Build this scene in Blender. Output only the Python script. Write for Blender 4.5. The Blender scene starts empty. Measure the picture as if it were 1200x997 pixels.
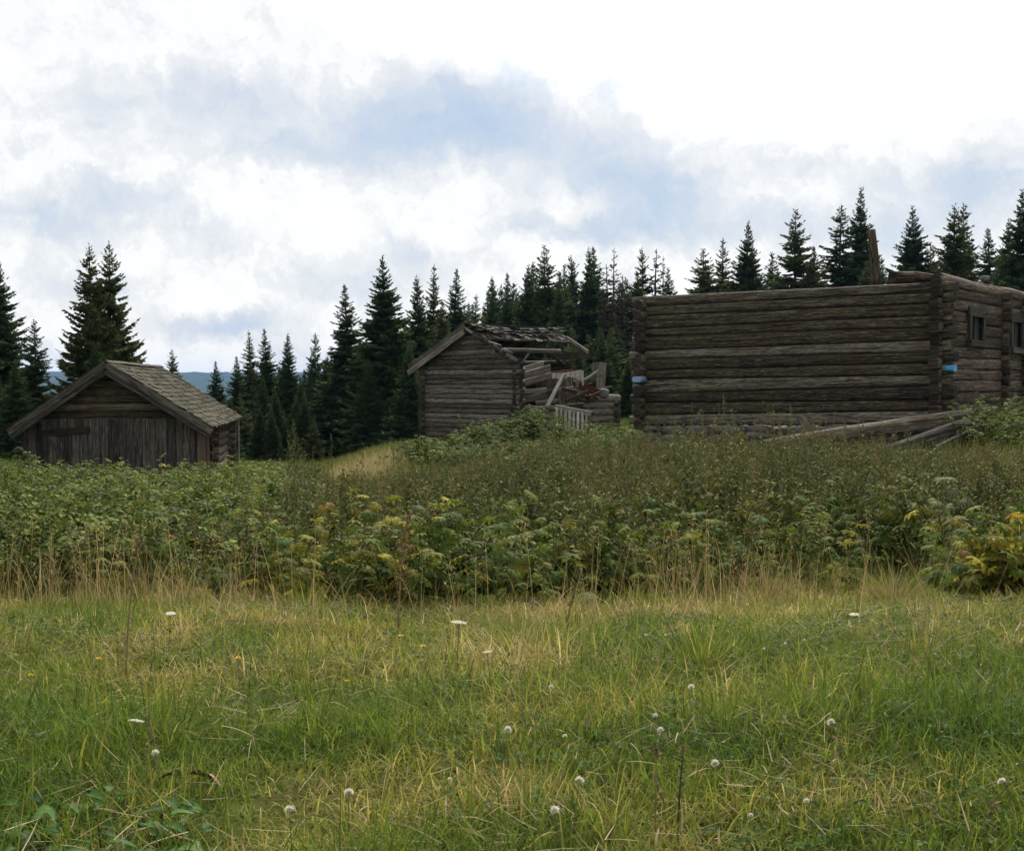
import bpy, math
import numpy as np
from mathutils import Vector

RNG = np.random.default_rng(7)
R = math.radians
scene = bpy.context.scene
COL = scene.collection

# ------------------------------------------------------------------ camera
CAM = np.array([0.0, 0.0, 0.85])
FPX = 1500.0
PITCH = math.atan(48.5 / FPX)
cd = bpy.data.cameras.new("camera")
cam = bpy.data.objects.new("camera", cd)
COL.objects.link(cam)
cam.location = CAM
cam.rotation_euler = (math.pi / 2 - PITCH, 0, 0)
cd.sensor_fit = 'HORIZONTAL'
cd.sensor_width = 36
cd.lens = 36 * FPX / 1200
cd.clip_start = 0.05
cd.clip_end = 20000
scene.camera = cam


def at(px, py, Y):
    """photo pixel + distance in front of the camera -> world point"""
    u = (px - 600) / FPX
    v = (498.5 - py) / FPX
    d = np.array([u, math.cos(PITCH) + v * math.sin(PITCH), -math.sin(PITCH) + v * math.cos(PITCH)])
    return CAM + d * (Y / d[1])


# ------------------------------------------------------------------ noise
def _h(ix, iy, seed):
    n = (ix.astype(np.int64) * 374761393 + iy.astype(np.int64) * 668265263 + seed * 974711) & 0x7fffffff
    n = ((n ^ (n >> 13)) * 1274126177) & 0x7fffffff
    return ((n ^ (n >> 16)) & 0xffff) / 65535.0


def vnoise(x, y, seed=0):
    x = np.asarray(x, float); y = np.asarray(y, float)
    ix = np.floor(x); iy = np.floor(y)
    fx = x - ix; fy = y - iy
    fx = fx * fx * (3 - 2 * fx); fy = fy * fy * (3 - 2 * fy)
    a = _h(ix, iy, seed); b = _h(ix + 1, iy, seed); c = _h(ix, iy + 1, seed); d = _h(ix + 1, iy + 1, seed)
    return (a * (1 - fx) + b * fx) * (1 - fy) + (c * (1 - fx) + d * fx) * fy


def fbm(x, y, seed=0, o=3):
    s = 0; a = .5; t = 0
    for i in range(o):
        s = s + a * vnoise(x * 2 ** i, y * 2 ** i, seed + i * 17); t += a; a *= .5
    return s / t


# ------------------------------------------------------------------ terrain
TU = np.array([-.5, -.3, -.16, -.08, 0, .15, .3, .5])
TY = np.array([0, 3, 5, 7, 10, 14, 20, 26, 32, 40, 60, 100, 200, 600, 1500, 8000.])
TZ = np.array([
    [0] * 8, [0] * 8, [-.12] * 8, [-.33] * 8,
    [-.52, -.52, -.5, -.48, -.48, -.48, -.45, -.4],
    [-.75, -.72, -.70, -.68, -.62, -.6, -.5, -.42],
    [-1.05, -1.0, -.95, -.92, -.85, -.68, -.5, -.3],
    [-1.5, -1.45, -1.3, -1.08, -.98, -.68, -.35, -.1],
    [-1.6, -1.6, -1.6, -1.08, -.92, -.65, -.25, .05],
    [-1.8, -1.8, -1.9, -1.15, -.68, -.45, 0, .2],
    [-2.1, -2.4, -2.8, -2.4, -1.4, -.4, .3, .5],
    [-3, -3.5, -3.5, -3, -1.5, -.5, .5, 1],
    [-9, -9, -9, -8, -7, -6, -5, -5],
    [-34] * 8, [-45] * 8, [-45] * 8])


def terrain(x, y):
    x = np.asarray(x, float); y = np.asarray(y, float)
    yy = np.clip(y, 0, 7999)
    u = np.clip(x / np.maximum(yy, 6), -.4999, .4999)
    j = np.clip(np.searchsorted(TY, yy, 'right') - 1, 0, len(TY) - 2)
    i = np.clip(np.searchsorted(TU, u, 'right') - 1, 0, len(TU) - 2)
    fy = (yy - TY[j]) / (TY[j + 1] - TY[j]); fx = (u - TU[i]) / (TU[i + 1] - TU[i])
    fx = fx * fx * (3 - 2 * fx)
    z = (TZ[j, i] * (1 - fx) + TZ[j, i + 1] * fx) * (1 - fy) + (TZ[j + 1, i] * (1 - fx) + TZ[j + 1, i + 1] * fx) * fy
    near = np.clip(1 - yy / 60, 0, 1)
    z = z + near * (fbm(x * .9 + 31, y * .9 + 11, 3) - .5) * .10 * np.clip(yy / 4, .3, 1)
    return z


def ground_pt(px, Y):
    X = (px - 600) / FPX * Y
    return np.array([X, Y, float(terrain(X, Y))])


# ------------------------------------------------------------------ objects
def tag(o, label=None, cat=None, group=None, kind=None):
    if label: o["label"] = label
    if cat: o["category"] = cat
    if group: o["group"] = group
    if kind: o["kind"] = kind
    return o


def empty(name, loc, label, cat, group=None):
    o = bpy.data.objects.new(name, None)
    o.empty_display_size = .2
    COL.objects.link(o)
    o.location = [float(v) for v in loc]
    return tag(o, label, cat, group)


def link_mesh(name, me, mat, parent=None, loc=(0, 0, 0)):
    o = bpy.data.objects.new(name, me)
    for m in (mat if isinstance(mat, (list, tuple)) else [mat]):
        me.materials.append(m)
    COL.objects.link(o)
    if parent is not None: o.parent = parent
    else: o.location = loc
    return o


def copy_tree(root):
    r = root.copy(); COL.objects.link(r)
    for ch in root.children:
        c = ch.copy(); COL.objects.link(c); c.parent = r
        for g in ch.children:
            d = g.copy(); COL.objects.link(d); d.parent = c
    return r


def tri_mesh(name, V, T, A, mi=None):
    me = bpy.data.meshes.new(name)
    me.vertices.add(len(V)); me.vertices.foreach_set('co', np.ascontiguousarray(V, np.float32).ravel())
    n = len(T)
    me.loops.add(n * 3); me.loops.foreach_set('vertex_index', np.ascontiguousarray(T, np.int32).ravel())
    me.polygons.add(n); me.polygons.foreach_set('loop_start', np.arange(0, n * 3, 3, dtype=np.int32))
    if mi is not None: me.polygons.foreach_set('material_index', np.ascontiguousarray(mi, np.int32))
    at_ = me.attributes.new('rnd', 'FLOAT_VECTOR', 'POINT')
    at_.data.foreach_set('vector', np.ascontiguousarray(A, np.float32).ravel())
    me.update(calc_edges=True)
    return me


class Bag:
    """many small triangles (leaves, blades) collected into one mesh"""
    def __init__(s): s.V = []; s.T = []; s.A = []; s.M = []; s.n = 0

    def add(s, V, T, A, mi=0):
        s.V.append(V); s.T.append(T + s.n); s.A.append(A); s.M.append(np.full(len(T), mi)); s.n += len(V)

    def inst(s, tpl, O, D, U, sx, sy, sz, A, mi=0):
        """template (verts,tris) placed at O with x axis D, z axis near U, scales"""
        tv, tt = tpl
        N = len(O)
        if N == 0: return
        D = D / np.maximum(np.linalg.norm(D, axis=1, keepdims=True), 1e-9)
        S = np.cross(U, D); S /= np.maximum(np.linalg.norm(S, axis=1, keepdims=True), 1e-9)
        W = np.cross(D, S)
        sx = np.broadcast_to(sx, (N,)); sy = np.broadcast_to(sy, (N,)); sz = np.broadcast_to(sz, (N,))
        V = (O[:, None] + D[:, None] * (tv[None, :, 0] * sx[:, None])[..., None]
             + S[:, None] * (tv[None, :, 1] * sy[:, None])[..., None]
             + W[:, None] * (tv[None, :, 2] * sz[:, None])[..., None])
        k = len(tv)
        T = (tt[None] + (np.arange(N) * k)[:, None, None]).reshape(-1, 3)
        s.add(V.reshape(-1, 3), T, np.repeat(A, k, axis=0), mi)

    def blades(s, P, h, az, phi0, phi1, w, A, seg=4, mi=0, tip=.06, shape=2.0):
        N = len(P)
        if N == 0: return
        t = np.linspace(0, 1, seg + 1)
        phi = phi0[:, None] + phi1[:, None] * (t[:-1] + .5 / seg)[None]
        st = (h / seg)[:, None]
        r = np.concatenate([np.zeros((N, 1)), np.cumsum(np.sin(phi) * st, 1)], 1)
        z = np.concatenate([np.zeros((N, 1)), np.cumsum(np.cos(phi) * st, 1)], 1)
        c = np.cos(az)[:, None]; sn = np.sin(az)[:, None]
        C = np.stack([P[:, 0:1] + r * c, P[:, 1:2] + r * sn, P[:, 2:3] + z], -1)
        tw = az + np.pi / 2 + RNG.normal(0, .5, N)
        W = np.stack([np.cos(tw), np.sin(tw), np.zeros(N)], -1)[:, None]
        prof = np.maximum(1 - t ** shape, tip)
        ww = (w[:, None] * prof[None])[..., None] * .5
        V = np.stack([C - W * ww, C + W * ww], 2).reshape(N, -1, 3)
        k = 2 * (seg + 1)
        T = []
        for i in range(seg):
            a = 2 * i
            T += [[a, a + 1, a + 3], [a, a + 3, a + 2]]
        T = (np.array(T)[None] + (np.arange(N) * k)[:, None, None]).reshape(-1, 3)
        AA = np.repeat(A, k, axis=0)
        AA[:, 2] = np.tile(np.repeat(t, 2), N)
        s.add(V.reshape(-1, 3), T, AA, mi)

    def tube(s, pts, rad, a, sides=5, mi=0):
        pts = np.asarray(pts, float); rad = np.broadcast_to(rad, (len(pts),))
        t = np.gradient(pts, axis=0); t /= np.linalg.norm(t, axis=1, keepdims=True) + 1e-9
        ref = np.array([1., 0, 0]) if abs(t[:, 0]).mean() < .8 else np.array([0, 1., 0])
        u = np.cross(t, ref); u /= np.linalg.norm(u, axis=1, keepdims=True) + 1e-9
        v = np.cross(t, u)
        an = np.arange(sides) * 2 * np.pi / sides
        V = pts[:, None] + (u[:, None] * np.cos(an)[None, :, None] + v[:, None] * np.sin(an)[None, :, None]) * rad[:, None, None]
        T = []
        for i in range(len(pts) - 1):
            for j in range(sides):
                p = i * sides + j; q = i * sides + (j + 1) % sides
                T += [[p, q, q + sides], [p, q + sides, p + sides]]
        e = (len(pts) - 1) * sides
        for j in range(1, sides - 1): T += [[e, e + j, e + j + 1], [0, j + 1, j]]
        s.add(V.reshape(-1, 3), np.array(T), np.tile(np.array([a]), (len(V) * sides, 1)), mi)

    def build(s, name, mat, parent=None, loc=(0, 0, 0), smooth=False):
        V = np.concatenate(s.V) - np.asarray(loc); T = np.concatenate(s.T); A = np.concatenate(s.A)
        me = tri_mesh(name, V, T, A, np.concatenate(s.M))
        if smooth: me.polygons.foreach_set('use_smooth', np.ones(len(T), bool))
        return link_mesh(name, me, mat, parent, loc)


def rnd3(n, x=None, y=None):
    a = RNG.random((n, 3))
    if x is not None: a[:, 0] = np.clip(x, 0, 1)
    if y is not None: a[:, 1] = np.clip(y, 0, 1)
    return a


# ------------------------------------------------------------------ leaf templates
def T_leaf(wid, fold=.12, droop=.2, n=4, peak=.38):
    xs = np.linspace(0, 1, n)
    hw = np.interp(xs, [0, peak, peak + .3, 1], [0, wid, wid * .78, 0])
    V = []; T = []
    for x, w in zip(xs, hw):
        z = -droop * x * x
        V += [[x, 0, z], [x, w, z + fold * w * 2], [x, -w, z + fold * w * 2]]
    for i in range(n - 1):
        a = 3 * i; b = a + 3
        if i > 0: T += [[a, b, a + 1], [a, a + 2, b]]
        if i < n - 2: T += [[a + 1, b, b + 1], [a + 2, b + 2, b]]
        elif i == n - 2 and i == 0: pass
        if i == 0: T += [[a, b, b + 1], [a, b + 2, b]]
    T = [t for t in T if len(set(t)) == 3]
    return np.array(V, float), np.array(T)


def merge_tpl(items):
    V = []; T = []; n = 0
    for v, t in items:
        V.append(v); T.append(t + n); n += len(v)
    return np.concatenate(V), np.concatenate(T)


def place_tpl(tpl, off, ang, sc, tilt=0.0):
    v, t = tpl
    v = v * sc
    c, s = math.cos(tilt), math.sin(tilt)
    v = np.stack([v[:, 0] * c - v[:, 2] * s, v[:, 1], v[:, 0] * s + v[:, 2] * c], 1)
    c, s = math.cos(ang), math.sin(ang)
    v = np.stack([v[:, 0] * c - v[:, 1] * s, v[:, 0] * s + v[:, 1] * c, v[:, 2]], 1)
    return v + np.array(off), t


OVATE = T_leaf(.27, .15, .25)
LANCE = T_leaf(.13, .2, .3)
NEEDLE = (np.array([[0, 0, 0], [.45, .5, .02], [.45, -.5, .02], [1, 0, 0]], float), np.array([[0, 2, 1], [1, 2, 3]]))
_l3 = T_leaf(.32, .15, .3, 4)
PINNATE = merge_tpl([place_tpl(_l3, (.55, 0, 0), 0, .5), place_tpl(_l3, (.5, .02, 0), 1.1, .42, -.1), place_tpl(_l3, (.5, -.02, 0), -1.1, .42, -.1),
                     place_tpl(_l3, (.25, .02, 0), 1.25, .34, -.1), place_tpl(_l3, (.25, -.02, 0), -1.25, .34, -.1)])
_ll = T_leaf(.2, .1, .35, 5, .55)
_items = []
for _i, _a in enumerate([-2.1, -1.35, -.68, 0, .68, 1.35, 2.1]):
    _s = [.55, .8, .95, 1, .95, .8, .55][_i]
    _items.append(place_tpl(_ll, (.03 * math.cos(_a), .03 * math.sin(_a), 0), _a, _s, -.05))
    if 0 < _i < 6:
        for _g in (-.42, .42):
            _items.append(place_tpl(LANCE, (.5 * _s * math.cos(_a), .5 * _s * math.sin(_a), -.05), _a + _g, _s * .4, -.15))
PALMATE = merge_tpl(_items)
_rl = T_leaf(.42, .1, .15, 4, .6)
TREFOIL = merge_tpl([place_tpl(_rl, (0, 0, 0), a, 1, -.1) for a in (0, 2.09, -2.09)])
BROAD = T_leaf(.19, .28, .45, 6, .42)


# ------------------------------------------------------------------ wood builder
class Wood:
    """logs and boards with lengthwise UVs collected into one mesh"""
    def __init__(s): s.V = []; s.F = []; s.UV = []; s.A = []; s.S = []; s.E = []

    def log(s, p0, p1, h0, h1, d0=None, d1=None, sides=14, power=2.6, rough=.05, upv=(0, 0, 1), bow=0.0, wob=.012, tone=None):
        p0 = np.asarray(p0, float); p1 = np.asarray(p1, float)
        d0 = h0 if d0 is None else d0; d1 = h1 if d1 is None else d1
        ax = p1 - p0; L = np.linalg.norm(ax); ax /= L
        up = np.asarray(upv, float); up = up - ax * up.dot(ax); up /= np.linalg.norm(up)
        sd = np.cross(ax, up)
        n = max(2, int(L / .22) + 1)
        an = (np.arange(sides) + .5) * 2 * np.pi / sides
        ca, sa = np.cos(an), np.sin(an)
        rr = (np.abs(ca) ** power + np.abs(sa) ** power) ** (-1 / power)
        base = len(s.V)
        sh = RNG.random() * 100
        aa = (RNG.random() if tone is None else tone, RNG.random(), RNG.random())
        for i in range(n):
            t = i / (n - 1)
            h = (h0 + (h1 - h0) * t) * .5; d = (d0 + (d1 - d0) * t) * .5
            c = p0 + ax * L * t + up * (bow * 4 * t * (1 - t) + wob * (vnoise(t * L * .8 + sh, 3.3, 5) - .5) * 2) + sd * wob * (vnoise(t * L * .9 + sh, 9.1, 6) - .5) * 2
            k = 1 + rough * 2 * (vnoise(an * 1.4 + sh, np.full(sides, t * L * 1.2 + sh), 8) - .5)
            if i in (0, n - 1): k = k * .95
            for j in range(sides):
                s.V.append(c + up * sa[j] * rr[j] * h * k[j] + sd * ca[j] * rr[j] * d * k[j])
        per = math.pi * (h0 + d0) * .5
        for i in range(n - 1):
            for j in range(sides):
                j2 = (j + 1) % sides
                s.F.append((base + i * sides + j, base + i * sides + j2, base + (i + 1) * sides + j2, base + (i + 1) * sides + j))
                u0 = sh * 7 + L * i / (n - 1); u1 = sh * 7 + L * (i + 1) / (n - 1)
                v0 = sh + per * j / sides; v1 = sh + per * (j + 1) / sides
                s.UV += [(u0, v0), (u0, v1), (u1, v1), (u1, v0)]
                s.A.append(aa); s.S.append(True)
        for e, rev in ((0, False), (n - 1, True)):
            idx = [base + e * sides + j for j in range(sides)]
            uv = [(sh * 7 + ca[j] * h0 * .1, sh + sa[j] * h0 * .5) for j in range(sides)]
            s.E.append(len(s.F))
            if not rev: idx = idx[::-1]; uv = uv[::-1]
            s.F.append(tuple(idx)); s.UV += uv; s.A.append(aa); s.S.append(False)

    def board(s, p0, p1, w, th, wv=(0, 0, 1), n=None, warp=.006, tone=None, w1=None, jag=0.0):
        """board along p0->p1, width w along wv, thickness th"""
        p0 = np.asarray(p0, float); p1 = np.asarray(p1, float)
        ax = p1 - p0; L = np.linalg.norm(ax); ax /= L
        wv = np.asarray(wv, float); wv = wv - ax * wv.dot(ax); wv /= np.linalg.norm(wv)
        tv = np.cross(ax, wv)
        n = n or max(2, min(12, int(L / .35) + 1))
        sh = RNG.random() * 100
        aa = (RNG.random() if tone is None else tone, RNG.random(), RNG.random())
        base = len(s.V); w1 = w if w1 is None else w1
        for i in range(n):
            t = i / (n - 1)
            c = p0 + ax * L * t + tv * warp * (vnoise(t * L * 1.3 + sh, 1.7, 3) - .5) * 2
            ww = (w + (w1 - w) * t) * .5 * (1 + .08 * (vnoise(t * L * 2 + sh, 7.7, 4) - .5))
            je = jag * (RNG.random(2) - .5) if i in (0, n - 1) else (0, 0)
            s.V += [c + wv * ww + tv * th / 2 + ax * je[0], c - wv * ww + tv * th / 2 + ax * je[1],
                    c - wv * ww - tv * th / 2 + ax * je[1], c + wv * ww - tv * th / 2 + ax * je[0]]
        for i in range(n - 1):
            for j in range(4):
                j2 = (j + 1) % 4
                s.F.append((base + i * 4 + j, base + i * 4 + j2, base + (i + 1) * 4 + j2, base + (i + 1) * 4 + j))
                u0 = sh * 7 + L * i / (n - 1); u1 = sh * 7 + L * (i + 1) / (n - 1)
                q = [0, w, w + th, 2 * w + th, 2 * w + 2 * th]
                s.UV += [(u0, sh + q[j]), (u0, sh + q[j + 1]), (u1, sh + q[j + 1]), (u1, sh + q[j])]
                s.A.append(aa); s.S.append(False)
        e = base + (n - 1) * 4
        s.F.append((base + 3, base + 2, base + 1, base)); s.F.append((e, e + 1, e + 2, e + 3))
        s.UV += [(sh, sh), (sh, sh + w), (sh + .02, sh + w), (sh + .02, sh)] * 2
        s.A += [aa, aa]; s.S += [False, False]

    def build(s, name, mat, parent=None, loc=None):
        off = np.array(parent.location) if parent is not None and loc is None else np.array(loc if loc is not None else (0, 0, 0))
        p = parent
        while p is not None and p.parent is not None:
            p = p.parent; off = off + np.array(p.location)
        me = bpy.data.meshes.new(name)
        me.from_pydata([tuple(v - off) for v in s.V], [], s.F)
        uv = me.uv_layers.new(name='uv')
        uv.data.foreach_set('uv', np.array(s.UV, np.float32).ravel())
        a = me.attributes.new('rnd', 'FLOAT_VECTOR', 'FACE')
        a.data.foreach_set('vector', np.array(s.A, np.float32).ravel())
        me.polygons.foreach_set('use_smooth', np.array(s.S, bool))
        if s.E and mat in (M['log'], M['log_warm'], M['grey'], M['grey_dark']):
            for i in s.E: me.polygons[i].material_index = 1
            mat = [mat, M['log_end']]
        me.update()
        return link_mesh(name, me, mat, parent, tuple(off) if parent is None else (0, 0, 0))


# ------------------------------------------------------------------ materials
def new_mat(name):
    m = bpy.data.materials.new(name); m.use_nodes = True
    nt = m.node_tree; nt.nodes.clear()
    return m, nt, lambda t, **k: _node(nt, t, **k)


def _node(nt, t, **k):
    n = nt.nodes.new(t)
    for a, v in k.items():
        if a in n.inputs: n.inputs[a].default_value = v
        else: setattr(n, a, v)
    return n


def ramp(nt, stops, interp='LINEAR'):
    r = nt.nodes.new('ShaderNodeValToRGB'); r.color_ramp.interpolation = interp
    e = r.color_ramp.elements
    while len(e) < len(stops): e.new(.5)
    for x, (p, c) in zip(e, stops):
        x.position = p; x.color = (*c, 1) if len(c) == 3 else c
    return r


def leaf_mat(name, stops, trans=.35, rough=.7, spec=.08, vmin=.6, vmax=1.35, base_dry=None):
    m, nt, N = new_mat(name); L = nt.links.new
    at_ = N('ShaderNodeAttribute', attribute_name='rnd')
    sep = N('ShaderNodeSeparateXYZ'); L(at_.outputs['Vector'], sep.inputs[0])
    rp = ramp(nt, stops); L(sep.outputs[0], rp.inputs[0])
    col = rp.outputs[0]
    if base_dry:
        mx = N('ShaderNodeMix', data_type='RGBA'); L(col, mx.inputs[6]); mx.inputs[7].default_value = (*base_dry, 1)
        mr = N('ShaderNodeMapRange'); L(sep.outputs[2], mr.inputs[0]); mr.inputs[1].default_value = .0; mr.inputs[2].default_value = .45
        mr.inputs[3].default_value = .75; mr.inputs[4].default_value = 0
        L(mr.outputs[0], mx.inputs[0]); col = mx.outputs[2]
    mr = N('ShaderNodeMapRange'); L(sep.outputs[1], mr.inputs[0]); mr.inputs[3].default_value = vmin; mr.inputs[4].default_value = vmax
    hs = N('ShaderNodeHueSaturation'); L(col, hs.inputs['Color']); L(mr.outputs[0], hs.inputs['Value'])
    pb = N('ShaderNodeBsdfPrincipled', Roughness=rough); pb.inputs['Specular IOR Level'].default_value = spec
    L(hs.outputs[0], pb.inputs['Base Color'])
    tr = N('ShaderNodeBsdfTranslucent'); L(hs.outputs[0], tr.inputs[0])
    mx = N('ShaderNodeMixShader', Fac=trans); L(pb.outputs[0], mx.inputs[1]); L(tr.outputs[0], mx.inputs[2])
    out = N('ShaderNodeOutputMaterial'); L(mx.outputs[0], out.inputs[0])
    return m


def wood_mat(name, dark, mid, light, warm, moss=0.0, lichen=.5, bump=1.0, sat=1.0):
    m, nt, N = new_mat(name); L = nt.links.new
    uv = N('ShaderNodeUVMap', uv_map='uv')
    at_ = N('ShaderNodeAttribute', attribute_name='rnd')
    sep = N('ShaderNodeSeparateXYZ'); L(at_.outputs['Vector'], sep.inputs[0])

    def mapped(sx, sy):
        mp = N('ShaderNodeMapping'); L(uv.outputs[0], mp.inputs[0]); mp.inputs['Scale'].default_value = (sx, sy, 1); return mp.outputs[0]

    def noise(sx, sy, det=4, rough=.6, sc=1.0):
        n = N('ShaderNodeTexNoise'); n.inputs['Scale'].default_value = sc; n.inputs['Detail'].default_value = det
        n.inputs['Roughness'].default_value = rough; L(mapped(sx, sy), n.inputs['Vector']); return n.outputs[0]
    n1 = noise(1.5, 34, 6, .68)      # long grain
    n2 = noise(6, 85, 4, .65)       # fine grain
    n3 = noise(1.1, 5, 4, .6)        # blotches
    n4 = noise(7, 22, 4, .7)         # lichen flecks
    nc = noise(.9, 38, 2, .5)        # drying cracks
    a = N('ShaderNodeMath', operation='MULTIPLY_ADD'); L(n1, a.inputs[0]); a.inputs[1].default_value = .9; L(n2, a.inputs[2])
    b = N('ShaderNodeMath', operation='MULTIPLY_ADD'); L(sep.outputs[0], b.inputs[0]); b.inputs[1].default_value = .22; L(a.outputs[0], b.inputs[2])
    mr = N('ShaderNodeMapRange'); L(b.outputs[0], mr.inputs[0]); mr.inputs[1].default_value = .72; mr.inputs[2].default_value = 1.40
    rp = ramp(nt, [(0, dark), (.28, dark), (.55, mid), (.9, light)]); L(mr.outputs[0], rp.inputs[0])
    rw = N('ShaderNodeMapRange'); L(n3, rw.inputs[0]); rw.inputs[1].default_value = .48; rw.inputs[2].default_value = .7; rw.inputs[4].default_value = .75
    mw = N('ShaderNodeMix', data_type='RGBA'); L(rp.outputs[0], mw.inputs[6]); mw.inputs[7].default_value = (*warm, 1)
    mm = N('ShaderNodeMath', operation='MULTIPLY'); L(rw.outputs[0], mm.inputs[0]); L(sep.outputs[1], mm.inputs[1]); L(mm.outputs[0], mw.inputs[0])
    col = mw.outputs[2]
    rl = N('ShaderNodeMapRange'); L(n4, rl.inputs[0]); rl.inputs[1].default_value = .62; rl.inputs[2].default_value = .78; rl.inputs[4].default_value = lichen
    ml = N('ShaderNodeMix', data_type='RGBA'); L(col, ml.inputs[6]); ml.inputs[7].default_value = (.30, .30, .27, 1); L(rl.outputs[0], ml.inputs[0])
    col = ml.outputs[2]
    nl = noise(.3, 14, 2, .45)
    ab = N('ShaderNodeMath', operation='ABSOLUTE'); sb = N('ShaderNodeMath', operation='SUBTRACT'); L(nl, sb.inputs[0]); sb.inputs[1].default_value = .5; L(sb.outputs[0], ab.inputs[0])
    r3 = N('ShaderNodeMapRange'); L(ab.outputs[0], r3.inputs[0]); r3.inputs[1].default_value = .006; r3.inputs[2].default_value = .02; r3.inputs[3].default_value = .85; r3.inputs[4].default_value = 0
    m3 = N('ShaderNodeMix', data_type='RGBA'); L(col, m3.inputs[6]); m3.inputs[7].default_value = tuple(v * .5 for v in dark) + (1,); L(r3.outputs[0], m3.inputs[0])
    col = m3.outputs[2]
    rc = N('ShaderNodeMapRange'); L(nc, rc.inputs[0]); rc.inputs[1].default_value = .33; rc.inputs[2].default_value = .40; rc.inputs[3].default_value = .75; rc.inputs[4].default_value = 0
    mc = N('ShaderNodeMix', data_type='RGBA'); L(col, mc.inputs[6]); mc.inputs[7].default_value = tuple(v * .5 for v in dark) + (1,); L(rc.outputs[0], mc.inputs[0])
    col = mc.outputs[2]
    if moss > 0:
        tc = N('ShaderNodeTexCoord')
        nm = N('ShaderNodeTexNoise'); nm.inputs['Scale'].default_value = 1.7; nm.inputs['Detail'].default_value = 6; nm.inputs['Roughness'].default_value = .7
        L(tc.outputs['Object'], nm.inputs['Vector'])
        r2 = N('ShaderNodeMapRange'); L(nm.outputs[0], r2.inputs[0]); r2.inputs[1].default_value = .45; r2.inputs[2].default_value = .68; r2.inputs[4].default_value = moss
        mo = N('ShaderNodeMix', data_type='RGBA'); L(col, mo.inputs[6]); mo.inputs[7].default_value = (.085, .085, .03, 1); L(r2.outputs[0], mo.inputs[0])
        col = mo.outputs[2]
    pb = N('ShaderNodeBsdfPrincipled', Roughness=.85); pb.inputs['Specular IOR Level'].default_value = .2
    L(col, pb.inputs['Base Color'])
    bp = N('ShaderNodeBump'); bp.inputs['Strength'].default_value = bump; bp.inputs['Distance'].default_value = .02; L(a.outputs[0], bp.inputs['Height'])
    L(bp.outputs[0], pb.inputs['Normal'])
    out = N('ShaderNodeOutputMaterial'); L(pb.outputs[0], out.inputs[0])
    return m


def plain_mat(name, col, rough=.7, var=.25, scale=8.0, col2=None, bump=0.0, spec=.3, trans=0.0):
    m, nt, N = new_mat(name); L = nt.links.new
    tc = N('ShaderNodeTexCoord')
    n = N('ShaderNodeTexNoise'); n.inputs['Scale'].default_value = scale; n.inputs['Detail'].default_value = 6; n.inputs['Roughness'].default_value = .65
    L(tc.outputs['Object'], n.inputs['Vector'])
    c2 = col2 or tuple(max(0, c * (1 - var)) for c in col); c1 = col if col2 else tuple(min(1, c * (1 + var)) for c in col)
    rp = ramp(nt, [(.35, c2), (.65, c1)]); L(n.outputs[0], rp.inputs[0])
    pb = N('ShaderNodeBsdfPrincipled', Roughness=rough); pb.inputs['Specular IOR Level'].default_value = spec
    L(rp.outputs[0], pb.inputs['Base Color'])
    if bump:
        bp = N('ShaderNodeBump'); bp.inputs['Strength'].default_value = bump; bp.inputs['Distance'].default_value = .03; L(n.outputs[0], bp.inputs['Height']); L(bp.outputs[0], pb.inputs['Normal'])
    sh = pb.outputs[0]
    if trans:
        tr = N('ShaderNodeBsdfTranslucent'); L(rp.outputs[0], tr.inputs[0])
        mx = N('ShaderNodeMixShader', Fac=trans); L(sh, mx.inputs[1]); L(tr.outputs[0], mx.inputs[2]); sh = mx.outputs[0]
    out = N('ShaderNodeOutputMaterial'); L(sh, out.inputs[0])
    return m


M = {}
M['log'] = wood_mat('log_wood', (.015, .011, .007), (.088, .072, .048), (.34, .305, .24), (.135, .072, .028), moss=.35, lichen=.8)
M['log_warm'] = wood_mat('log_wood_warm', (.022, .014, .009), (.115, .086, .060), (.34, .29, .22), (.14, .07, .03), lichen=.6)
M['grey'] = wood_mat('grey_wood', (.028, .023, .018), (.14, .124, .10), (.40, .365, .30), (.13, .09, .055), moss=.15, lichen=.5)
M['log_end'] = wood_mat('log_end_grain', (.012, .009, .007), (.045, .035, .026), (.11, .09, .07), (.07, .04, .02), lichen=.3)
M['grey_dark'] = wood_mat('dull_grey_wood', (.022, .019, .016), (.085, .077, .065), (.21, .195, .17), (.09, .06, .035), moss=.25, lichen=.4)
M['plank'] = wood_mat('wall_planks', (.026, .022, .018), (.095, .083, .068), (.25, .225, .19), (.10, .066, .042), lichen=.2)
M['brown'] = wood_mat('brown_planks', (.05, .03, .02), (.12, .075, .05), (.20, .14, .10), (.13, .07, .04), lichen=.1)
M['pale'] = wood_mat('pale_planks', (.13, .11, .09), (.30, .26, .22), (.46, .42, .37), (.27, .19, .13), lichen=.3)
M['shingle'] = wood_mat('roof_shingles', (.02, .016, .009), (.072, .062, .034), (.15, .132, .078), (.10, .062, .028), moss=.85, lichen=.2)
M['shingle_dark'] = wood_mat('dark_roof_shingles', (.02, .018, .014), (.06, .055, .042), (.17, .16, .14), (.05, .04, .025), moss=.5, lichen=.5)
M['white'] = wood_mat('white_paint_wood', (.22, .19, .16), (.46, .43, .39), (.62, .60, .57), (.26, .19, .13), lichen=.1)
M['red'] = wood_mat('red_paint_wood', (.05, .015, .012), (.12, .035, .025), (.17, .07, .05), (.09, .03, .02), lichen=.1)
M['blue'] = plain_mat('blue_paint', (.10, .36, .62), .6, .2, 30)
M['paleblue'] = plain_mat('pale_blue_paint', (.22, .36, .52), .6, .25, 40)
M['dark'] = plain_mat('dark_interior', (.012, .011, .010), .9)
M['glass'] = plain_mat('dusty_glass', (.05, .048, .044), .6, .4, 5, spec=.2)
M['cloth'] = plain_mat('dirty_cloth', (.38, .35, .31), .9, .3, 9, trans=.15)
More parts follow.
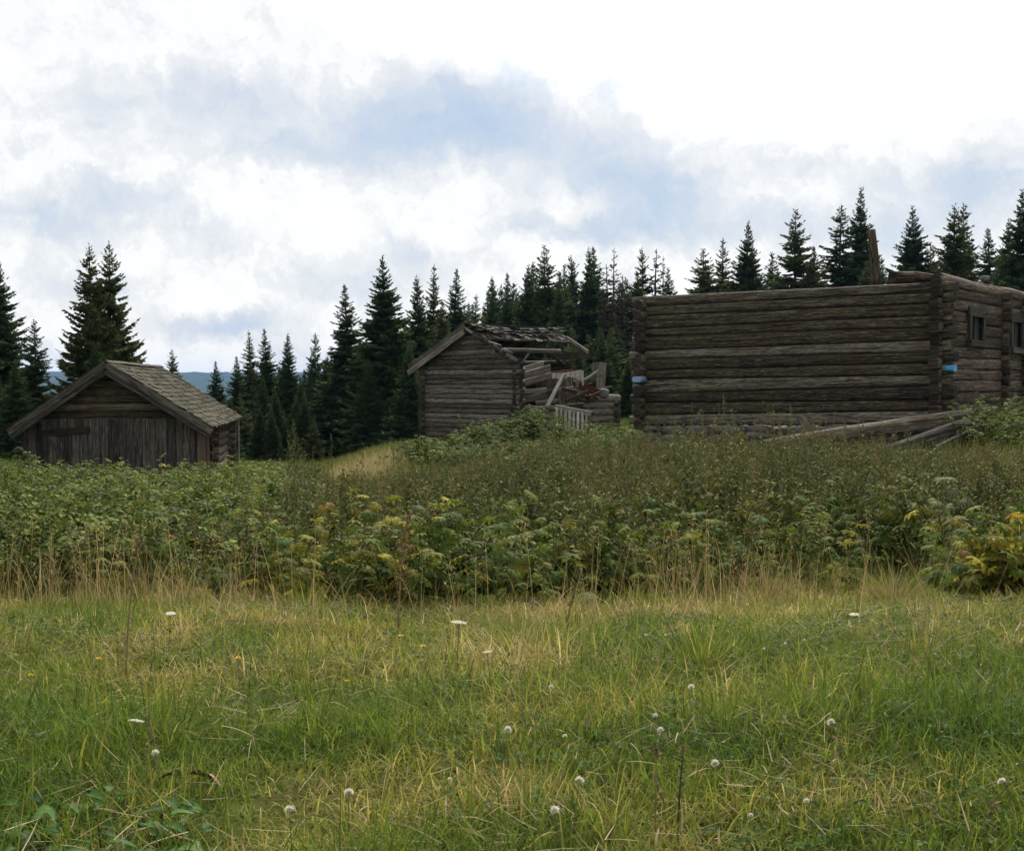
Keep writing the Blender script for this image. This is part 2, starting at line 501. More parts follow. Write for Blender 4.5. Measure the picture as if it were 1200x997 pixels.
M['stone'] = plain_mat('field_stone', (.17, .165, .155), .9, .4, 5, col2=(.06, .06, .055), bump=.6)
M['metal_roof'] = plain_mat('pale_metal_roof', (.5, .56, .62), .5, .1, 3)
M['soil'] = plain_mat('turf', (.06, .075, .02), 1.0, .4, 3.5, col2=(.04, .034, .014), bump=.8, spec=0.0)
M['hill'] = plain_mat('forest_hills', (.028, .05, .028), .95, .4, .02, col2=(.010, .020, .014), bump=0, spec=.05)
M['bark'] = plain_mat('spruce_bark', (.075, .055, .042), .9, .4, 9, bump=.6)
M['stem'] = plain_mat('green_stem', (.10, .13, .04), .7, .3, 20)
M['stem_dry'] = plain_mat('dry_stem', (.24, .17, .08), .8, .3, 20)
M['stem_dark'] = plain_mat('dark_stem', (.05, .045, .02), .7, .4, 20)
M['rust'] = plain_mat('rusty_seeds', (.19, .115, .045), .9, .4, 60)
M['petal'] = plain_mat('white_petals', (.80, .77, .66), .8, .1, 300, col2=(.62, .56, .43), trans=.3, spec=.1)
M['petal_y'] = plain_mat('yellow_petals', (.75, .48, .02), .6, .1, 60, trans=.2)
M['deadleaf'] = plain_mat('dead_brown_leaf', (.14, .055, .022), .6, .4, 60)
M['needle'] = leaf_mat('spruce_needles', [(0, (.024, .048, .019)), (.5, (.048, .080, .027)), (1, (.085, .115, .034))], .22, .8, .08)
M['needle_b'] = leaf_mat('spruce_needles_olive', [(0, (.042, .060, .020)), (.5, (.074, .096, .030)), (1, (.12, .135, .043))], .25, .8, .08)
M['needle_dead'] = leaf_mat('dead_spruce_twigs', [(0, (.035, .03, .022)), (.5, (.05, .048, .03)), (1, (.06, .065, .03))], .1, .8, .1)
M['grass'] = leaf_mat('grass_blades', [(0, (.07, .125, .014)), (.3, (.13, .19, .02)), (.55, (.225, .235, .032)), (.75, (.36, .29, .075)), (1, (.52, .39, .18))], .45, .65, .1, base_dry=(.19, .17, .07))
M['rough'] = leaf_mat('rough_grass_blades', [(0, (.035, .075, .014)), (.3, (.07, .12, .02)), (.55, (.125, .15, .03)), (.75, (.24, .21, .065)), (1, (.40, .31, .15))], .35, .65, .1, base_dry=(.13, .12, .05))
M['tan'] = leaf_mat('dry_grass', [(0, (.16, .17, .045)), (.4, (.28, .22, .085)), (1, (.42, .30, .15))], .4, .7, .08)
M['straw'] = leaf_mat('straw_litter', [(0, (.10, .085, .035)), (.5, (.22, .17, .085)), (1, (.38, .30, .19))], .25, .8, .08)
M['clover'] = leaf_mat('clover_leaves', [(0, (.04, .09, .02)), (1, (.085, .14, .035))], .42, .65, .08)
M['rasp'] = leaf_mat('raspberry_leaves', [(0, (.052, .088, .014)), (.45, (.115, .155, .025)), (.8, (.195, .21, .035)), (.93, (.25, .25, .055)), (1, (.34, .28, .06))], .25, .65, .08, .34, 1.25)
M['nettle'] = leaf_mat('nettle_leaves', [(0, (.055, .08, .015)), (.45, (.115, .135, .026)), (.75, (.19, .18, .04)), (.92, (.25, .21, .075)), (1, (.32, .22, .09))], .2, .65, .08, .32, 1.22)
M['palm'] = leaf_mat('lobed_leaves', [(0, (.045, .085, .015)), (.4, (.095, .135, .022)), (.7, (.21, .20, .03)), (.88, (.36, .30, .035)), (1, (.22, .12, .04))], .3, .65, .08)
M['palm_y'] = leaf_mat('yellow_lobed_leaves', [(0, (.10, .14, .04)), (.4, (.24, .24, .04)), (.8, (.42, .34, .04)), (1, (.30, .17, .03))], .42, .65, .08)
M['palm_pale'] = leaf_mat('pale_lobed_leaves', [(0, (.10, .14, .055)), (.5, (.20, .22, .10)), (1, (.34, .32, .15))], .42, .65, .08)
M['seed'] = leaf_mat('seed_heads', [(0, (.065, .085, .026)), (.5, (.125, .115, .042)), (1, (.20, .14, .065))], .2, .8, .1)
M['broad'] = leaf_mat('broad_leaves', [(0, (.025, .075, .014)), (.6, (.05, .12, .022)), (1, (.10, .18, .035))], .4, .6, .12)

# ------------------------------------------------------------------ setting: ground, hills
ang = np.concatenate([np.linspace(-math.pi, -.62, 40, endpoint=False), np.linspace(-.62, .62, 150, endpoint=False), np.linspace(.62, math.pi, 40, endpoint=False)])
rad = np.concatenate([np.linspace(.05, 10, 70, endpoint=False), np.linspace(10, 60, 70, endpoint=False), np.geomspace(60, 7500, 50)])
AA, RR = np.meshgrid(ang, rad)
gx = RR * np.sin(AA); gy = RR * np.cos(AA)
gz = terrain(gx, gy)
na, nr = len(ang), len(rad)
gv = np.stack([gx, gy, gz], -1).reshape(-1, 3)
gf = [(i * na + j, i * na + (j + 1) % na, (i + 1) * na + (j + 1) % na, (i + 1) * na + j) for i in range(nr - 1) for j in range(na)]
gf.append(tuple(range(na - 1, -1, -1)))
me = bpy.data.meshes.new('ground'); me.from_pydata(gv.tolist(), [], gf); me.update()
me.polygons.foreach_set('use_smooth', np.ones(len(me.polygons), bool))
tag(link_mesh('ground', me, M['soil']), kind='structure')

hx = np.linspace(-2600, 2600, 240); hy = np.linspace(1900, 5200, 70)
HX, HY = np.meshgrid(hx, hy)
env = np.clip((HY - 1900) / 1700, 0, 1)
HZ = -50 + env ** .8 * (62 + 34 * fbm(HX / 900 + 5, HY / 1300, 21, 3)) + 16 * (fbm(HX / 45, HY / 45, 33, 4) - .5) * env
me = bpy.data.meshes.new('hills')
me.from_pydata(np.stack([HX, HY, HZ], -1).reshape(-1, 3).tolist(), [], [(i * 240 + j, i * 240 + j + 1, (i + 1) * 240 + j + 1, (i + 1) * 240 + j) for i in range(69) for j in range(239)])
me.update()
tag(link_mesh('hills', me, M['hill']), kind='structure')


# ------------------------------------------------------------------ spruces
def spruce_mesh(seed, H=10.0, Rb=1.8, dens=1.0, gap=.0, top_thin=1.0, droop=.3, low=.04, needle='needle', ntw=1.0, power=.8):
    global RNG
    keep = RNG; RNG = np.random.default_rng(seed)
    crown = Bag(); trunk = Bag()
    zz = np.linspace(0, H, 14)
    bend = .05 * H / 10 * np.sin(zz * .7 + seed)
    trunk.tube(np.stack([bend, bend * .5, zz], 1), np.interp(zz, [0, H * .5, H], [.17, .09, .012]) * H / 10, (.5, .5, .5), 8)
    z = low * H
    O = []; D = []; U = []; SX = []; SY = []; A = []
    while z < H * .985:
        f = z / H
        nb = max(4, int((5 + 3 * (1 - f)) * dens))
        a0 = RNG.random() * 6.28
        Lz = Rb * (1 - f) ** power * (top_thin + (1 - top_thin) * min(1, (1 - f) * 2.2))
        if f < .12: Lz *= .75 + 2 * f
        for b in range(nb):
            if RNG.random() < gap: continue
            az = a0 + b * 6.28 / nb + RNG.normal(0, .22)
            L = max(.1, Lz * RNG.uniform(.5, 1.15))
            zb = z + RNG.normal(0, .10)
            e0 = np.interp(f, [0, .35, .75, 1], [-droop - .1, -droop, .12, .75]) + RNG.normal(0, .12)
            curl = np.interp(f, [0, .5, 1], [.28, .22, .02])
            step = .056 / ntw
            n = max(2, int(L / step))
            s = np.sort(RNG.uniform(.08, 1, n))
            h = np.array([math.cos(az), math.sin(az), 0])
            bz = zb + L * (math.sin(e0) * s + curl * s * s)
            P = np.stack([h[0] * L * s * math.cos(e0), h[1] * L * s * math.cos(e0), bz], 1)
            tang = np.stack([np.full(n, h[0]), np.full(n, h[1]), math.sin(e0) + 2 * curl * s], 1)
            side = np.array([-h[1], h[0], 0])
            tw_ = L * .36 * (1.05 - s * .75) * RNG.uniform(.6, 1.2, n) + .05 + .07 * min(1, L)
            br = RNG.random()
            for sg in (-1, 1, 0):
                if sg == 0:
                    d = tang * .35 + np.array([0, 0, -1.0])[None] * RNG.uniform(.5, 1.1, (n, 1)) + RNG.normal(0, .25, (n, 3)); ln = tw_ * .62
                else:
                    d = tang * RNG.uniform(.45, 1.0, (n, 1)) + sg * side[None] * RNG.uniform(.6, 1, (n, 1)) + np.array([0, 0, -.28])[None] + RNG.normal(0, .16, (n, 3)); ln = tw_
                O.append(P); D.append(d); U.append(RNG.normal(0, 1, (n, 3))); SX.append(ln)
                SY.append(np.clip(ln * .36, .045, .18)); A.append(rnd3(n, np.clip(br * .6 + RNG.random(n) * .4, 0, 1)))
            O.append(P[-1:]); D.append(tang[-1:]); U.append(RNG.normal(0, 1, (1, 3))); SX.append(np.array([.10 + .16 * L])); SY.append(np.array([.07])); A.append(rnd3(1, br))
            if L > .5:
                trunk.tube(np.array([[0, 0, zb], P[len(P) // 2], P[-1]]) + [[0, 0, 0], [0, 0, 0], [0, 0, 0]], [.022 * L + .008, .014 * L, .004], (.5, .5, .5), 4)
        z += RNG.uniform(.7, 1.3) * np.interp(f, [0, 1], [.26, .17])
    sc = H / 10
    O.append(np.array([[bend[-1], bend[-1] * .5, H * .96]])); D.append(np.array([[0, 0, 1.]])); U.append(np.array([[1., 0, 0]])); SX.append(np.array([.5])); SY.append(np.array([.05])); A.append(rnd3(1))
    O = np.concatenate(O); zf = np.interp(O[:, 2], zz, bend); O[:, 0] += zf; O[:, 1] += zf * .5
    crown.inst(NEEDLE, O, np.concatenate(D), np.concatenate(U), np.concatenate(SX), np.concatenate(SY), np.concatenate(SY), np.concatenate(A))
    RNG = keep
    V = np.concatenate(crown.V); mc = tri_mesh('crown', V, np.concatenate(crown.T), np.concatenate(crown.A)); mc.materials.append(M[needle])
    mt = tri_mesh('trunk', np.concatenate(trunk.V), np.concatenate(trunk.T), np.concatenate(trunk.A)); mt.materials.append(M['bark'])
    return mc, mt


VAR = {
    'full': spruce_mesh(11, Rb=2.9, dens=1.9, droop=.22, power=.95),
    'full2': spruce_mesh(12, Rb=2.6, dens=1.9, droop=.30, power=.9),
    'slim': spruce_mesh(13, Rb=2.3, dens=1.6, droop=.32, power=.88, gap=.05),
    'slim2': spruce_mesh(14, Rb=1.95, dens=1.5, droop=.38, power=.85, gap=.08, needle='needle_b'),
    'loose': spruce_mesh(15, Rb=2.9, dens=1.25, droop=.18, gap=.2, power=.78, needle='needle_b'),
    'loose2': spruce_mesh(16, Rb=2.5, dens=1.15, droop=.26, gap=.24, power=.75, needle='needle'),
    'olive': spruce_mesh(17, Rb=3.0, dens=1.7, droop=.2, power=.82, gap=.06, needle='needle_b'),
    'dead': spruce_mesh(18, Rb=1.4, dens=.9, droop=.35, gap=.35, power=.6, needle='needle_dead', ntw=.8),
    'ragged': spruce_mesh(20, Rb=2.7, dens=1.25, droop=.1, power=.72, gap=.12, needle='needle_b'),
    'young': spruce_mesh(19, H=5.0, Rb=1.6, dens=1.5, droop=.05, power=.95, needle='needle_b'),
}
HV = {k: 10.0 for k in VAR}; HV['young'] = 5.0
GROUPS = {'L': 'spruces at the far left behind the shed', 'G': 'spruces in the gap between shed and ruin', 'M': 'spruces left of the ruined hut',
          'C': 'spruces behind the ruined hut', 'D': 'spruces behind the long log cabin'}


def spruce(px, ytip, Y, var, label, grp, wide=1.0, name='spruce_tree'):
    g = ground_pt(px, Y)
    ztip = at(px, ytip, Y)[2]
    h = ztip - g[2]
    root = empty(name, g, label, 'tree', GROUPS.get(grp, grp))
    s = h / HV[var]
    if grp == 'D': wide *= 1.15
    root.scale = (s * wide, s * wide, s)
    root.rotation_euler = (RNG.normal(0, .022), RNG.normal(0, .022), RNG.random() * 6.28)
    for nm, me in zip(('crown', 'trunk'), VAR[var]):
        o = bpy.data.objects.new(nm, me); COL.objects.link(o); o.parent = root
    return root


SPR = [
    # px, tip y, Y, variant, width, group, label
    (-2, 292, 52, 'full', .95, 'L', 'big dark spruce cut by the left edge of the photo'),
    (-40, 330, 48, 'full2', 1.1, 'L', 'wide spruce mostly outside the frame, its boughs reaching in at the left edge'),
    (42, 374, 47, 'loose2', 1.1, 'L', 'shorter spruce between the left edge and the twin spruces'),
    (20, 420, 44, 'full2', 1.2, 'L', 'low dark spruce filling the corner beside the shed roof'),
    (103, 288, 46, 'ragged', .84, 'L', 'twin spruce behind the shed with the thin bare leader, the left one'),
    (133, 285, 47, 'ragged', .84, 'L', 'twin spruce behind the shed with the fuller top, the right one'),
    (118, 400, 45, 'full', .9, 'L', 'lower spruce hidden between the feet of the twin spruces'),
    (205, 410, 78, 'loose', 1.0, 'G', 'small lone spruce peeping over the shed roof ridge'),
    (253, 423, 70, 'slim', 1.25, 'G', 'small spruce standing alone against the blue hills'),
    (278, 417, 66, 'slim', 1.15, 'G', 'short spruce at the left of the close-set group before the hills'),
    (297, 387, 68, 'slim2', 1.1, 'G', 'thin olive spruce in the close-set group before the hills'),
    (315, 385, 66, 'slim', 1.1, 'G', 'middle spire of the close-set group before the hills'),
    (336, 390, 64, 'full2', .85, 'G', 'broadest dark spire of the close-set group before the hills'),
    (352, 440, 60, 'full', .8, 'G', 'low spruce at the right foot of the close-set group'),
    (306, 440, 62, 'full2', .9, 'G', 'bushy low spruce in front of the close-set group'),
    (268, 470, 62, 'full', .9, 'G', 'low spruce beside the shed end wall'),
    (325, 455, 58, 'full', 1.0, 'G', 'bushy dark spruce foot below the broadest spire'),
    (373, 390, 74, 'loose2', .8, 'M', 'sparse narrow spruce against the sky with gaps between its boughs'),
    (408, 333, 62, 'slim', 1.25, 'M', 'slender grey green spruce left of the tallest dark one'),
    (456, 300, 58, 'full', 1.05, 'M', 'tallest dark conical spruce left of the ruined hut'),
    (432, 420, 56, 'full2', 1.1, 'M', 'low dark spruce at the foot of the tallest conical one'),
    (490, 322, 66, 'full2', .85, 'M', 'dark spruce just right of the tallest conical one'),
    (504, 309, 72, 'slim2', 1.0, 'M', 'thin spire rising above its dark neighbour over the ruin eave'),
    (478, 400, 52, 'full', .95, 'M', 'dark spruce close against the ruin end wall'),
    (533, 315, 74, 'slim', 1.1, 'M', 'pointed spruce directly above the ruin gable'),
    (518, 352, 70, 'olive', .7, 'M', 'olive spruce below the pointed one over the ruin gable'),
    (552, 345, 76, 'slim2', 1.2, 'M', 'short olive spire right of the ruin gable peak'),
    (576, 336, 80, 'full2', .8, 'C', 'blunt spruce at the left end of the wood behind the ruin'),
    (593, 320, 84, 'slim', 1.1, 'C', 'narrow spruce second from the left in the wood behind the ruin'),
    (615, 309, 80, 'full2', .85, 'C', 'broad spruce over the middle of the ruin roof'),
    (641, 288, 82, 'loose', .95, 'C', 'open tiered spruce tallest over the ruin roof'),
    (655, 325, 76, 'full', .7, 'C', 'dark spruce leaning against the open tiered one'),
    (672, 298, 92, 'loose2', .95, 'C', 'lighter spruce peeping between taller ones behind the ruin'),
    (692, 290, 84, 'full2', .8, 'C', 'left one of the paired dark tops behind the ruin'),
    (701, 288, 86, 'slim', 1.15, 'C', 'right one of the paired dark tops behind the ruin'),
    (712, 310, 80, 'dead', 1.2, 'C', 'half bare spruce just right of the paired tops'),
    (720, 290, 78, 'dead', .9, 'C', 'nearly bare pole of a dying spruce standing clear of the wood'),
    (733, 322, 80, 'dead', 1.5, 'C', 'bare twiggy spruce next to the cabin corner'),
    (754, 290, 88, 'loose2', .8, 'C', 'left of three thin spruces over the cabin corner'),
    (766, 291, 88, 'dead', 1.2, 'C', 'middle of three thin spruces over the cabin corner'),
    (774, 300, 90, 'dead', 1.0, 'C', 'right of three thin spruces over the cabin corner'),
    (790, 313, 96, 'slim', 1.0, 'C', 'little spruce top alone above the cabin wall'),
    (832, 292, 84, 'loose', 1.1, 'D', 'ragged spruce at the left end of the row above the cabin wall'),
    (843, 279, 88, 'slim2', 1.0, 'D', 'thin leader behind the ragged spruce above the cabin wall'),
    (868, 260, 82, 'full', .82, 'D', 'neat conical spruce above the middle of the cabin wall'),
    (883, 288, 84, 'slim2', 1.3, 'D', 'olive shoulder spruce beside the neat conical one'),
    (901, 295, 90, 'slim', 1.1, 'D', 'little spruce in the gap above the cabin wall'),
    (932, 246, 82, 'loose', .95, 'D', 'open spruce with sky showing through its tiers'),
    (947, 288, 80, 'olive', .7, 'D', 'olive spruce leaning on the open tiered one'),
    (985, 240, 84, 'loose2', 1.0, 'D', 'gaunt spruce left of the tallest top over the cabin'),
    (1004, 220, 86, 'full', .72, 'D', 'tallest spruce over the cabin, just left of the upright post'),
    (1012, 305, 76, 'olive', .8, 'D', 'olive spruce directly behind the upright post'),
    (1037, 302, 96, 'slim', 1.0, 'D', 'tiny spruce top just right of the upright post'),
    (1073, 242, 78, 'full', .95, 'D', 'dark broad spruce above the broken log end'),
    (1090, 285, 84, 'loose', .8, 'D', 'looser spruce behind the dark broad one'),
    (1118, 241, 76, 'ragged', .9, 'D', 'olive spruce with a twin top above the small windows'),
    (1130, 237, 78, 'loose2', .8, 'D', 'dark leader behind the olive twin top spruce'),
    (1159, 267, 88, 'slim', 1.15, 'D', 'thin spruce between the twin top and the right edge'),
    (1180, 255, 70, 'full2', .8, 'D', 'dark spruce second from the right edge'),
    (1204, 222, 66, 'full', .95, 'D', 'very dark spruce cut by the right edge of the photo'),
    (1235, 250, 66, 'full2', .95, 'D', 'dark spruce just beyond the right edge'),
]
for (px, yt, Y, var, wd, grp, lab) in SPR:
    spruce(px, yt, Y, var, lab, grp, wd)
# the wood behind: trees one cannot tell apart
for i in range(44):
    px = 385 + 355 * (i + RNG.uniform(.1, .9)) / 44
    Y = RNG.uniform(78, 104)
    yt = np.interp(px, [380, 420, 500, 560, 640, 740], [430, 400, 372, 358, 328, 332]) + RNG.uniform(-10, 22)
    spruce(px, yt, Y, ['full2', 'slim', 'full', 'olive', 'slim'][i % 5], 'dark spruce merged into the dense wood behind the ruined hut', 'spruces massed in the wood behind the ruin', RNG.uniform(.9, 1.2))
for i in range(16):
    px = 565 + 185 * (i + RNG.uniform(.1, .9)) / 16
    spruce(px, RNG.uniform(303, 345), RNG.uniform(84, 100), ['slim', 'full2', 'loose2', 'olive'][i % 4], 'spruce of middling height in the wood behind the ruined hut', 'middling spruces in the wood behind the ruin', RNG.uniform(.85, 1.2))
for i in range(12):
    px = 640 + 105 * (i + RNG.random()) / 12
    spruce(px, RNG.uniform(372, 425), RNG.uniform(58, 70), ['full', 'full2', 'young'][i % 3], 'low dark spruce in the undergrowth between ruin and cabin', 'low spruces between ruin and cabin', RNG.uniform(1.0, 1.3))
for i in range(16):
    px = 815 + 420 * (i + RNG.random()) / 16
    spruce(px, RNG.uniform(302, 334), RNG.uniform(92, 108), ['full2', 'slim', 'olive'][i % 3], 'spruce of the back row showing low over the cabin walls', 'spruces of the back row over the cabin', RNG.uniform(1.0, 1.3))
for i in range(10):
    px = -30 + 130 * (i + RNG.random()) / 10
    spruce(px, RNG.uniform(440, 470), RNG.uniform(46, 58), ['full', 'full2'][i % 2], 'low dark spruce in the thicket behind the shed', 'low spruces behind the shed', RNG.uniform(1.1, 1.4))
for i in range(9):
    px = 255 + 120 * (i + RNG.random()) / 9
    spruce(px, RNG.uniform(455, 490), RNG.uniform(52, 60), ['full', 'full2', 'young'][i % 3], 'low dark spruce at the foot of the trees right of the shed', 'low spruces right of the shed', RNG.uniform(1.0, 1.3))
for i in range(9):
    px = 345 + 75 * (i + RNG.uniform(.1, .9)) / 9
    spruce(px, np.interp(px, [345, 420], [438, 395]) + RNG.uniform(-12, 18), RNG.uniform(66, 84), ['slim', 'full2', 'loose2'][i % 3], 'spruce filling the row between the close-set group and the tallest one', 'spruces filling the gap before the hills', RNG.uniform(.95, 1.25))
for i in range(6):
    px = 268 + 80 * (i + RNG.uniform(.1, .9)) / 6
    spruce(px, RNG.uniform(412, 446), RNG.uniform(68, 80), ['full2', 'slim', 'olive'][i % 3], 'low spruce packed between the spires of the close-set group', 'spruces packed among the close-set group', RNG.uniform(1.0, 1.3))
spruce(262, 505, 45, 'young', 'small olive spruce by the shed end wall', 'G', 1.0)
spruce(345, 496, 46, 'young', 'small spruce at the edge of the tan grass slope', 'G', .9)


# ------------------------------------------------------------------ long log cabin
TH = R(38)
K = np.array([500 / FPX * 25, 25.0])
dL = np.array([-math.cos(TH), math.sin(TH)])
dR = np.array([math.sin(TH), math.cos(TH)])


def kp(t, s, z):
    p = K + dL * t + dR * s
    return np.array([p[0], p[1], z])


def t_of(px):
    u = (px - 600) / FPX
    return (K[0] - u * K[1]) / (u * dL[1] - dL[0])


def s_of(px):
    u = (px - 600) / FPX
    return (u * K[1] - K[0]) / (dR[0] - u * dR[1])


def z_front(px, py):
    Y = K[1] + dL[1] * t_of(px)
    return at(px, py, Y)[2]


seamL = [347, 359, 370, 386, 394, 411, 421, 434, 444, 461, 472, 486, 497.5]
seamR = [331, 343, 356, 370, 384, 399, 413, 425, 440, 452, 469, 481, 497]
tl, tr = t_of(759), t_of(1089)
LEN = t_of(755)


def seam(i, t):
    zl = z_front(759, seamL[i]); zr = z_front(1089, seamR[i])
    return zr + (zl - zr) * (t - tr) / (tl - tr)


DEP = s_of(1193)
g0 = kp(LEN / 2, DEP / 2, 0)
cabin = empty('log_cabin', (g0[0], g0[1], float(terrain(g0[0], g0[1]))), 'long roofless log cabin with dark weathered walls on a stone footing at the right', 'cabin')
w = Wood()
for i in range(12):
    a, b = LEN + .26 + RNG.uniform(-.05, .1), -.30 + RNG.uniform(-.06, .05)
    za0, za1 = seam(i, a), seam(i + 1, a); zb0, zb1 = seam(i, b), seam(i + 1, b)
    w.log(kp(a, 0, (za0 + za1) / 2), kp(b, 0, (zb0 + zb1) / 2), (za0 - za1) * .95, (zb0 - zb1) * .95, .19, .2, sides=26, power=4.8, rough=.05, wob=.008)
w.build('front_wall', M['log'], cabin)
w = Wood()
for i in range(1, 12):
    w.board(kp(LEN - .02, -.012, seam(i, LEN)), kp(.02, -.012, seam(i, 0)), .06, .1, (0, 0, 1), n=10, warp=.004)
w.build('dark_seam_fill', M['log_end'], cabin)  # dark strips added so the log seams stay dark and pass no daylight
# right wall with two windows and its log ends
rows = [(seam(i, 0) + seam(i + 1, 0)) / 2 for i in range(12)]
WIN = [(s_of(1127.5), s_of(1146), 364, 406), (s_of(1177), s_of(1191.5), 371, 414)]
wins = []
for (s0, s1, y0, y1) in WIN:
    Yc = K[1] + dR[1] * (s0 + s1) / 2
    wins.append((s0, s1, at(1136, y1, Yc)[2], at(1136, y0, Yc)[2]))
w = Wood()
for i in range(len(rows) + 1):
    z1 = rows[i - 1] if i > 0 else seam(0, 0) + .11
    z0 = rows[i] if i < 12 else rows[11] - .22
    zc = (z0 + z1) / 2; h = (z1 - z0) * 1.02
    segs = [(-.30 + RNG.uniform(-.06, .06), DEP + .03)]
    for (s0, s1, zz0, zz1) in wins:
        if zz0 < zc + h * .25 and zz1 > zc + h * .02:
            new = []
            for (a, b) in segs:
                if a < s0 < b: new += [(a, s0 + .02), (s1 - .02, b)]
                else: new.append((a, b))
            segs = new
    for (a, b) in segs:
        w.log(kp(0, a, zc), kp(0, b, zc), h, h * RNG.uniform(.94, 1.0), .2, .2, sides=20, power=5.5, rough=.08, wob=.016)
w.build('side_wall', M['log_warm'], cabin)
w = Wood()
sp = s_of(1169)
for z in rows:
    w.log(kp(-.24 + RNG.uniform(-.04, .04), sp, z), kp(LEN - .1, sp, z + .05), .225, .21, .15, .15, sides=14, rough=.06)
w.build('partition_wall', M['log'], cabin)
w = Wood()
for i in range(12):
    z = (seam(i, LEN) + seam(i + 1, LEN)) / 2 - .11
    w.log(kp(LEN, -.30 + RNG.uniform(-.06, .05), z), kp(LEN, DEP + .2, z), .24, .23, .21, .2, sides=14, rough=.09)
w.build('end_wall', M['log'], cabin)
w = Wood()
for i in range(12):
    w.log(kp(LEN + .2, DEP, rows[i] + .1), kp(-.25, DEP, rows[i]), .235, .23, .2, .2, sides=12)
w.build('back_wall', M['log'], cabin)
# top logs over the side wall
w = Wood()
zt = seam(0, 0) - .01
w.log(kp(.02, -.05, zt + .06), kp(-.03, DEP + .9, zt + .03), .26, .22, .24, .2, sides=14, rough=.12, bow=-.03, wob=.03)
w.build('top_log', M['log_warm'], cabin)
w = Wood()
w.log(at(1046, 325, 24.75), at(1068, 325, 24.9), .27, .25, .27, .25, rough=.14, wob=.02)
w.log(at(1066, 322, 25.0), at(1112, 329, 25.4), .17, .16, .17, .16, rough=.1)
w.build('broken_log', M['log_warm'], cabin)
w = Wood()
w.log(at(1027, 334, 27), at(1021.5, 269, 27), .20, .16, .13, .11, sides=8, power=5, rough=.04, upv=(1, 0, 0))
w.build('post', M['log'], cabin)
w = Wood()
w.log(kp(-.315, 0, (seam(7, -.2) + seam(8, -.2)) / 2 + .01), kp(-.02, 0, (seam(7, 0) + seam(8, 0)) / 2 + .01), .14, .14, .235, .235, sides=16, power=4, rough=.02, wob=.004)
o = w.build('paint_mark', M['blue'], cabin); o['label'] = 'bright blue paint mark on the near corner log ends'
w = Wood()
zz = at(750, 444.5, K[1] + dL[1] * LEN)[2]
w.log(kp(LEN, -.33, zz), kp(LEN, -.05, zz), .14, .14, .25, .25, sides=16, power=4, rough=.02, wob=.004)
o = w.build('paint_mark', M['paleblue'], cabin); o['label'] = 'faded blue paint mark on the far corner log ends'
# windows
for k, (s0, s1, z0, z1) in enumerate(wins):
    sc_, zc = (s0 + s1) / 2, (z0 + z1) / 2
    f = Wood(); out = -.125
    fw = .13
    f.board(kp(out, s0 + fw / 2, z0 + fw), kp(out, s0 + fw / 2, z1 - fw), fw, .05, (dR[0], dR[1], 0))
    f.board(kp(out, s1 - fw / 2, z0 + fw), kp(out, s1 - fw / 2, z1 - fw), fw, .05, (dR[0], dR[1], 0))
    f.board(kp(out - .004, s0 - .04, z1 - .04), kp(out - .004, s1 + .04, z1 - .04), .19, .055, (0, 0, 1))
    fr = f.build('window', M['grey_dark'], cabin)
    f = Wood()
    f.board(kp(out - .03, s0 - .06, z0 + .06), kp(out - .03, s1 + .05, z0 + .05), .13, .1, (0, 0, 1))
    f.build('sill', M['grey_dark'], fr)
    f = Wood()
    f.board(kp(out + .06, sc_, z0 + .1), kp(out + .06, sc_, z1 - .1), .05, .03, (dR[0], dR[1], 0))
    f.build('mullion', M['grey_dark'], fr)
    f = Wood()
    f.board(kp(out + .09, sc_, z0 + .02), kp(out + .09, sc_, z1 - .02), s1 - s0 - .05, .02, (dR[0], dR[1], 0), warp=0)
    f.build('pane', M['glass'], fr)


def stone_mesh(size, seed):
    import bmesh
    bm = bmesh.new(); bmesh.ops.create_icosphere(bm, subdivisions=3, radius=.5)
    r = np.random.default_rng(seed); ph = r.random(6) * 6
    pl = [Vector(r.normal(0, 1, 3)).normalized() for _ in range(18)]
    for v in bm.verts:
        c = v.co * 2
        c = Vector([math.copysign(abs(q) ** .55, q) for q in c]) * .42
        for q in pl:
            d = c.dot(q)
            if d > .46: c -= q * (d - .46) * .8
        c *= 1 + .05 * math.sin(c.x * 9 + ph[0]) + .05 * math.sin(c.y * 8 + ph[1]) + .04 * math.sin(c.z * 11 + ph[2])
        v.co = Vector((c.x * size[0], c.y * size[1], c.z * size[2])) * 1.12
    me = bpy.data.meshes.new('stone'); bm.to_mesh(me); bm.free()
    me.polygons.foreach_set('use_smooth', np.ones(len(me.polygons), bool))
    return me


def add_stone(name, pos, size, seed, rz, parent=None, mat='stone'):
    me = stone_mesh(size, seed)
    off = np.array(parent.location) if parent else np.zeros(3)
    o = link_mesh(name, me, M[mat], parent)
    o.location = pos - off; o.rotation_euler = (0, 0, rz)
    return o


t = LEN + .1; k = 0
while t > .1:
    Lw = RNG.uniform(.35, .75); tc_ = t - Lw / 2
    zb = seam(12, tc_); zg = float(terrain(*kp(tc_, 0, 0)[:2])) - .15
    keep = (tc_ > LEN * .62) or RNG.random() < .72
    zz = zb - .01
    while zz > zg and keep:
        hh = RNG.uniform(.15, .24)
        add_stone('foundation_stone', kp(tc_, RNG.uniform(-.02, .12), zz - hh / 2), (Lw * .98, .42, hh), 100 + k, math.atan2(dL[1], dL[0]) + RNG.normal(0, .06), cabin)
        zz -= hh * .96; k += 1
    t -= Lw * RNG.uniform(1.0, 1.25)
w = Wood()
w.board(kp(LEN - .1, .62, seam(12, LEN) - .32), kp(.1, .62, seam(12, 0) - .32), .8, .12, (0, 0, 1), n=6, warp=.01)
w.board(kp(.22, .7, seam(12, 0) - .32), kp(.22, DEP - .1, seam(12, 0) - .32), .8, .12, (0, 0, 1), n=6, warp=.01)
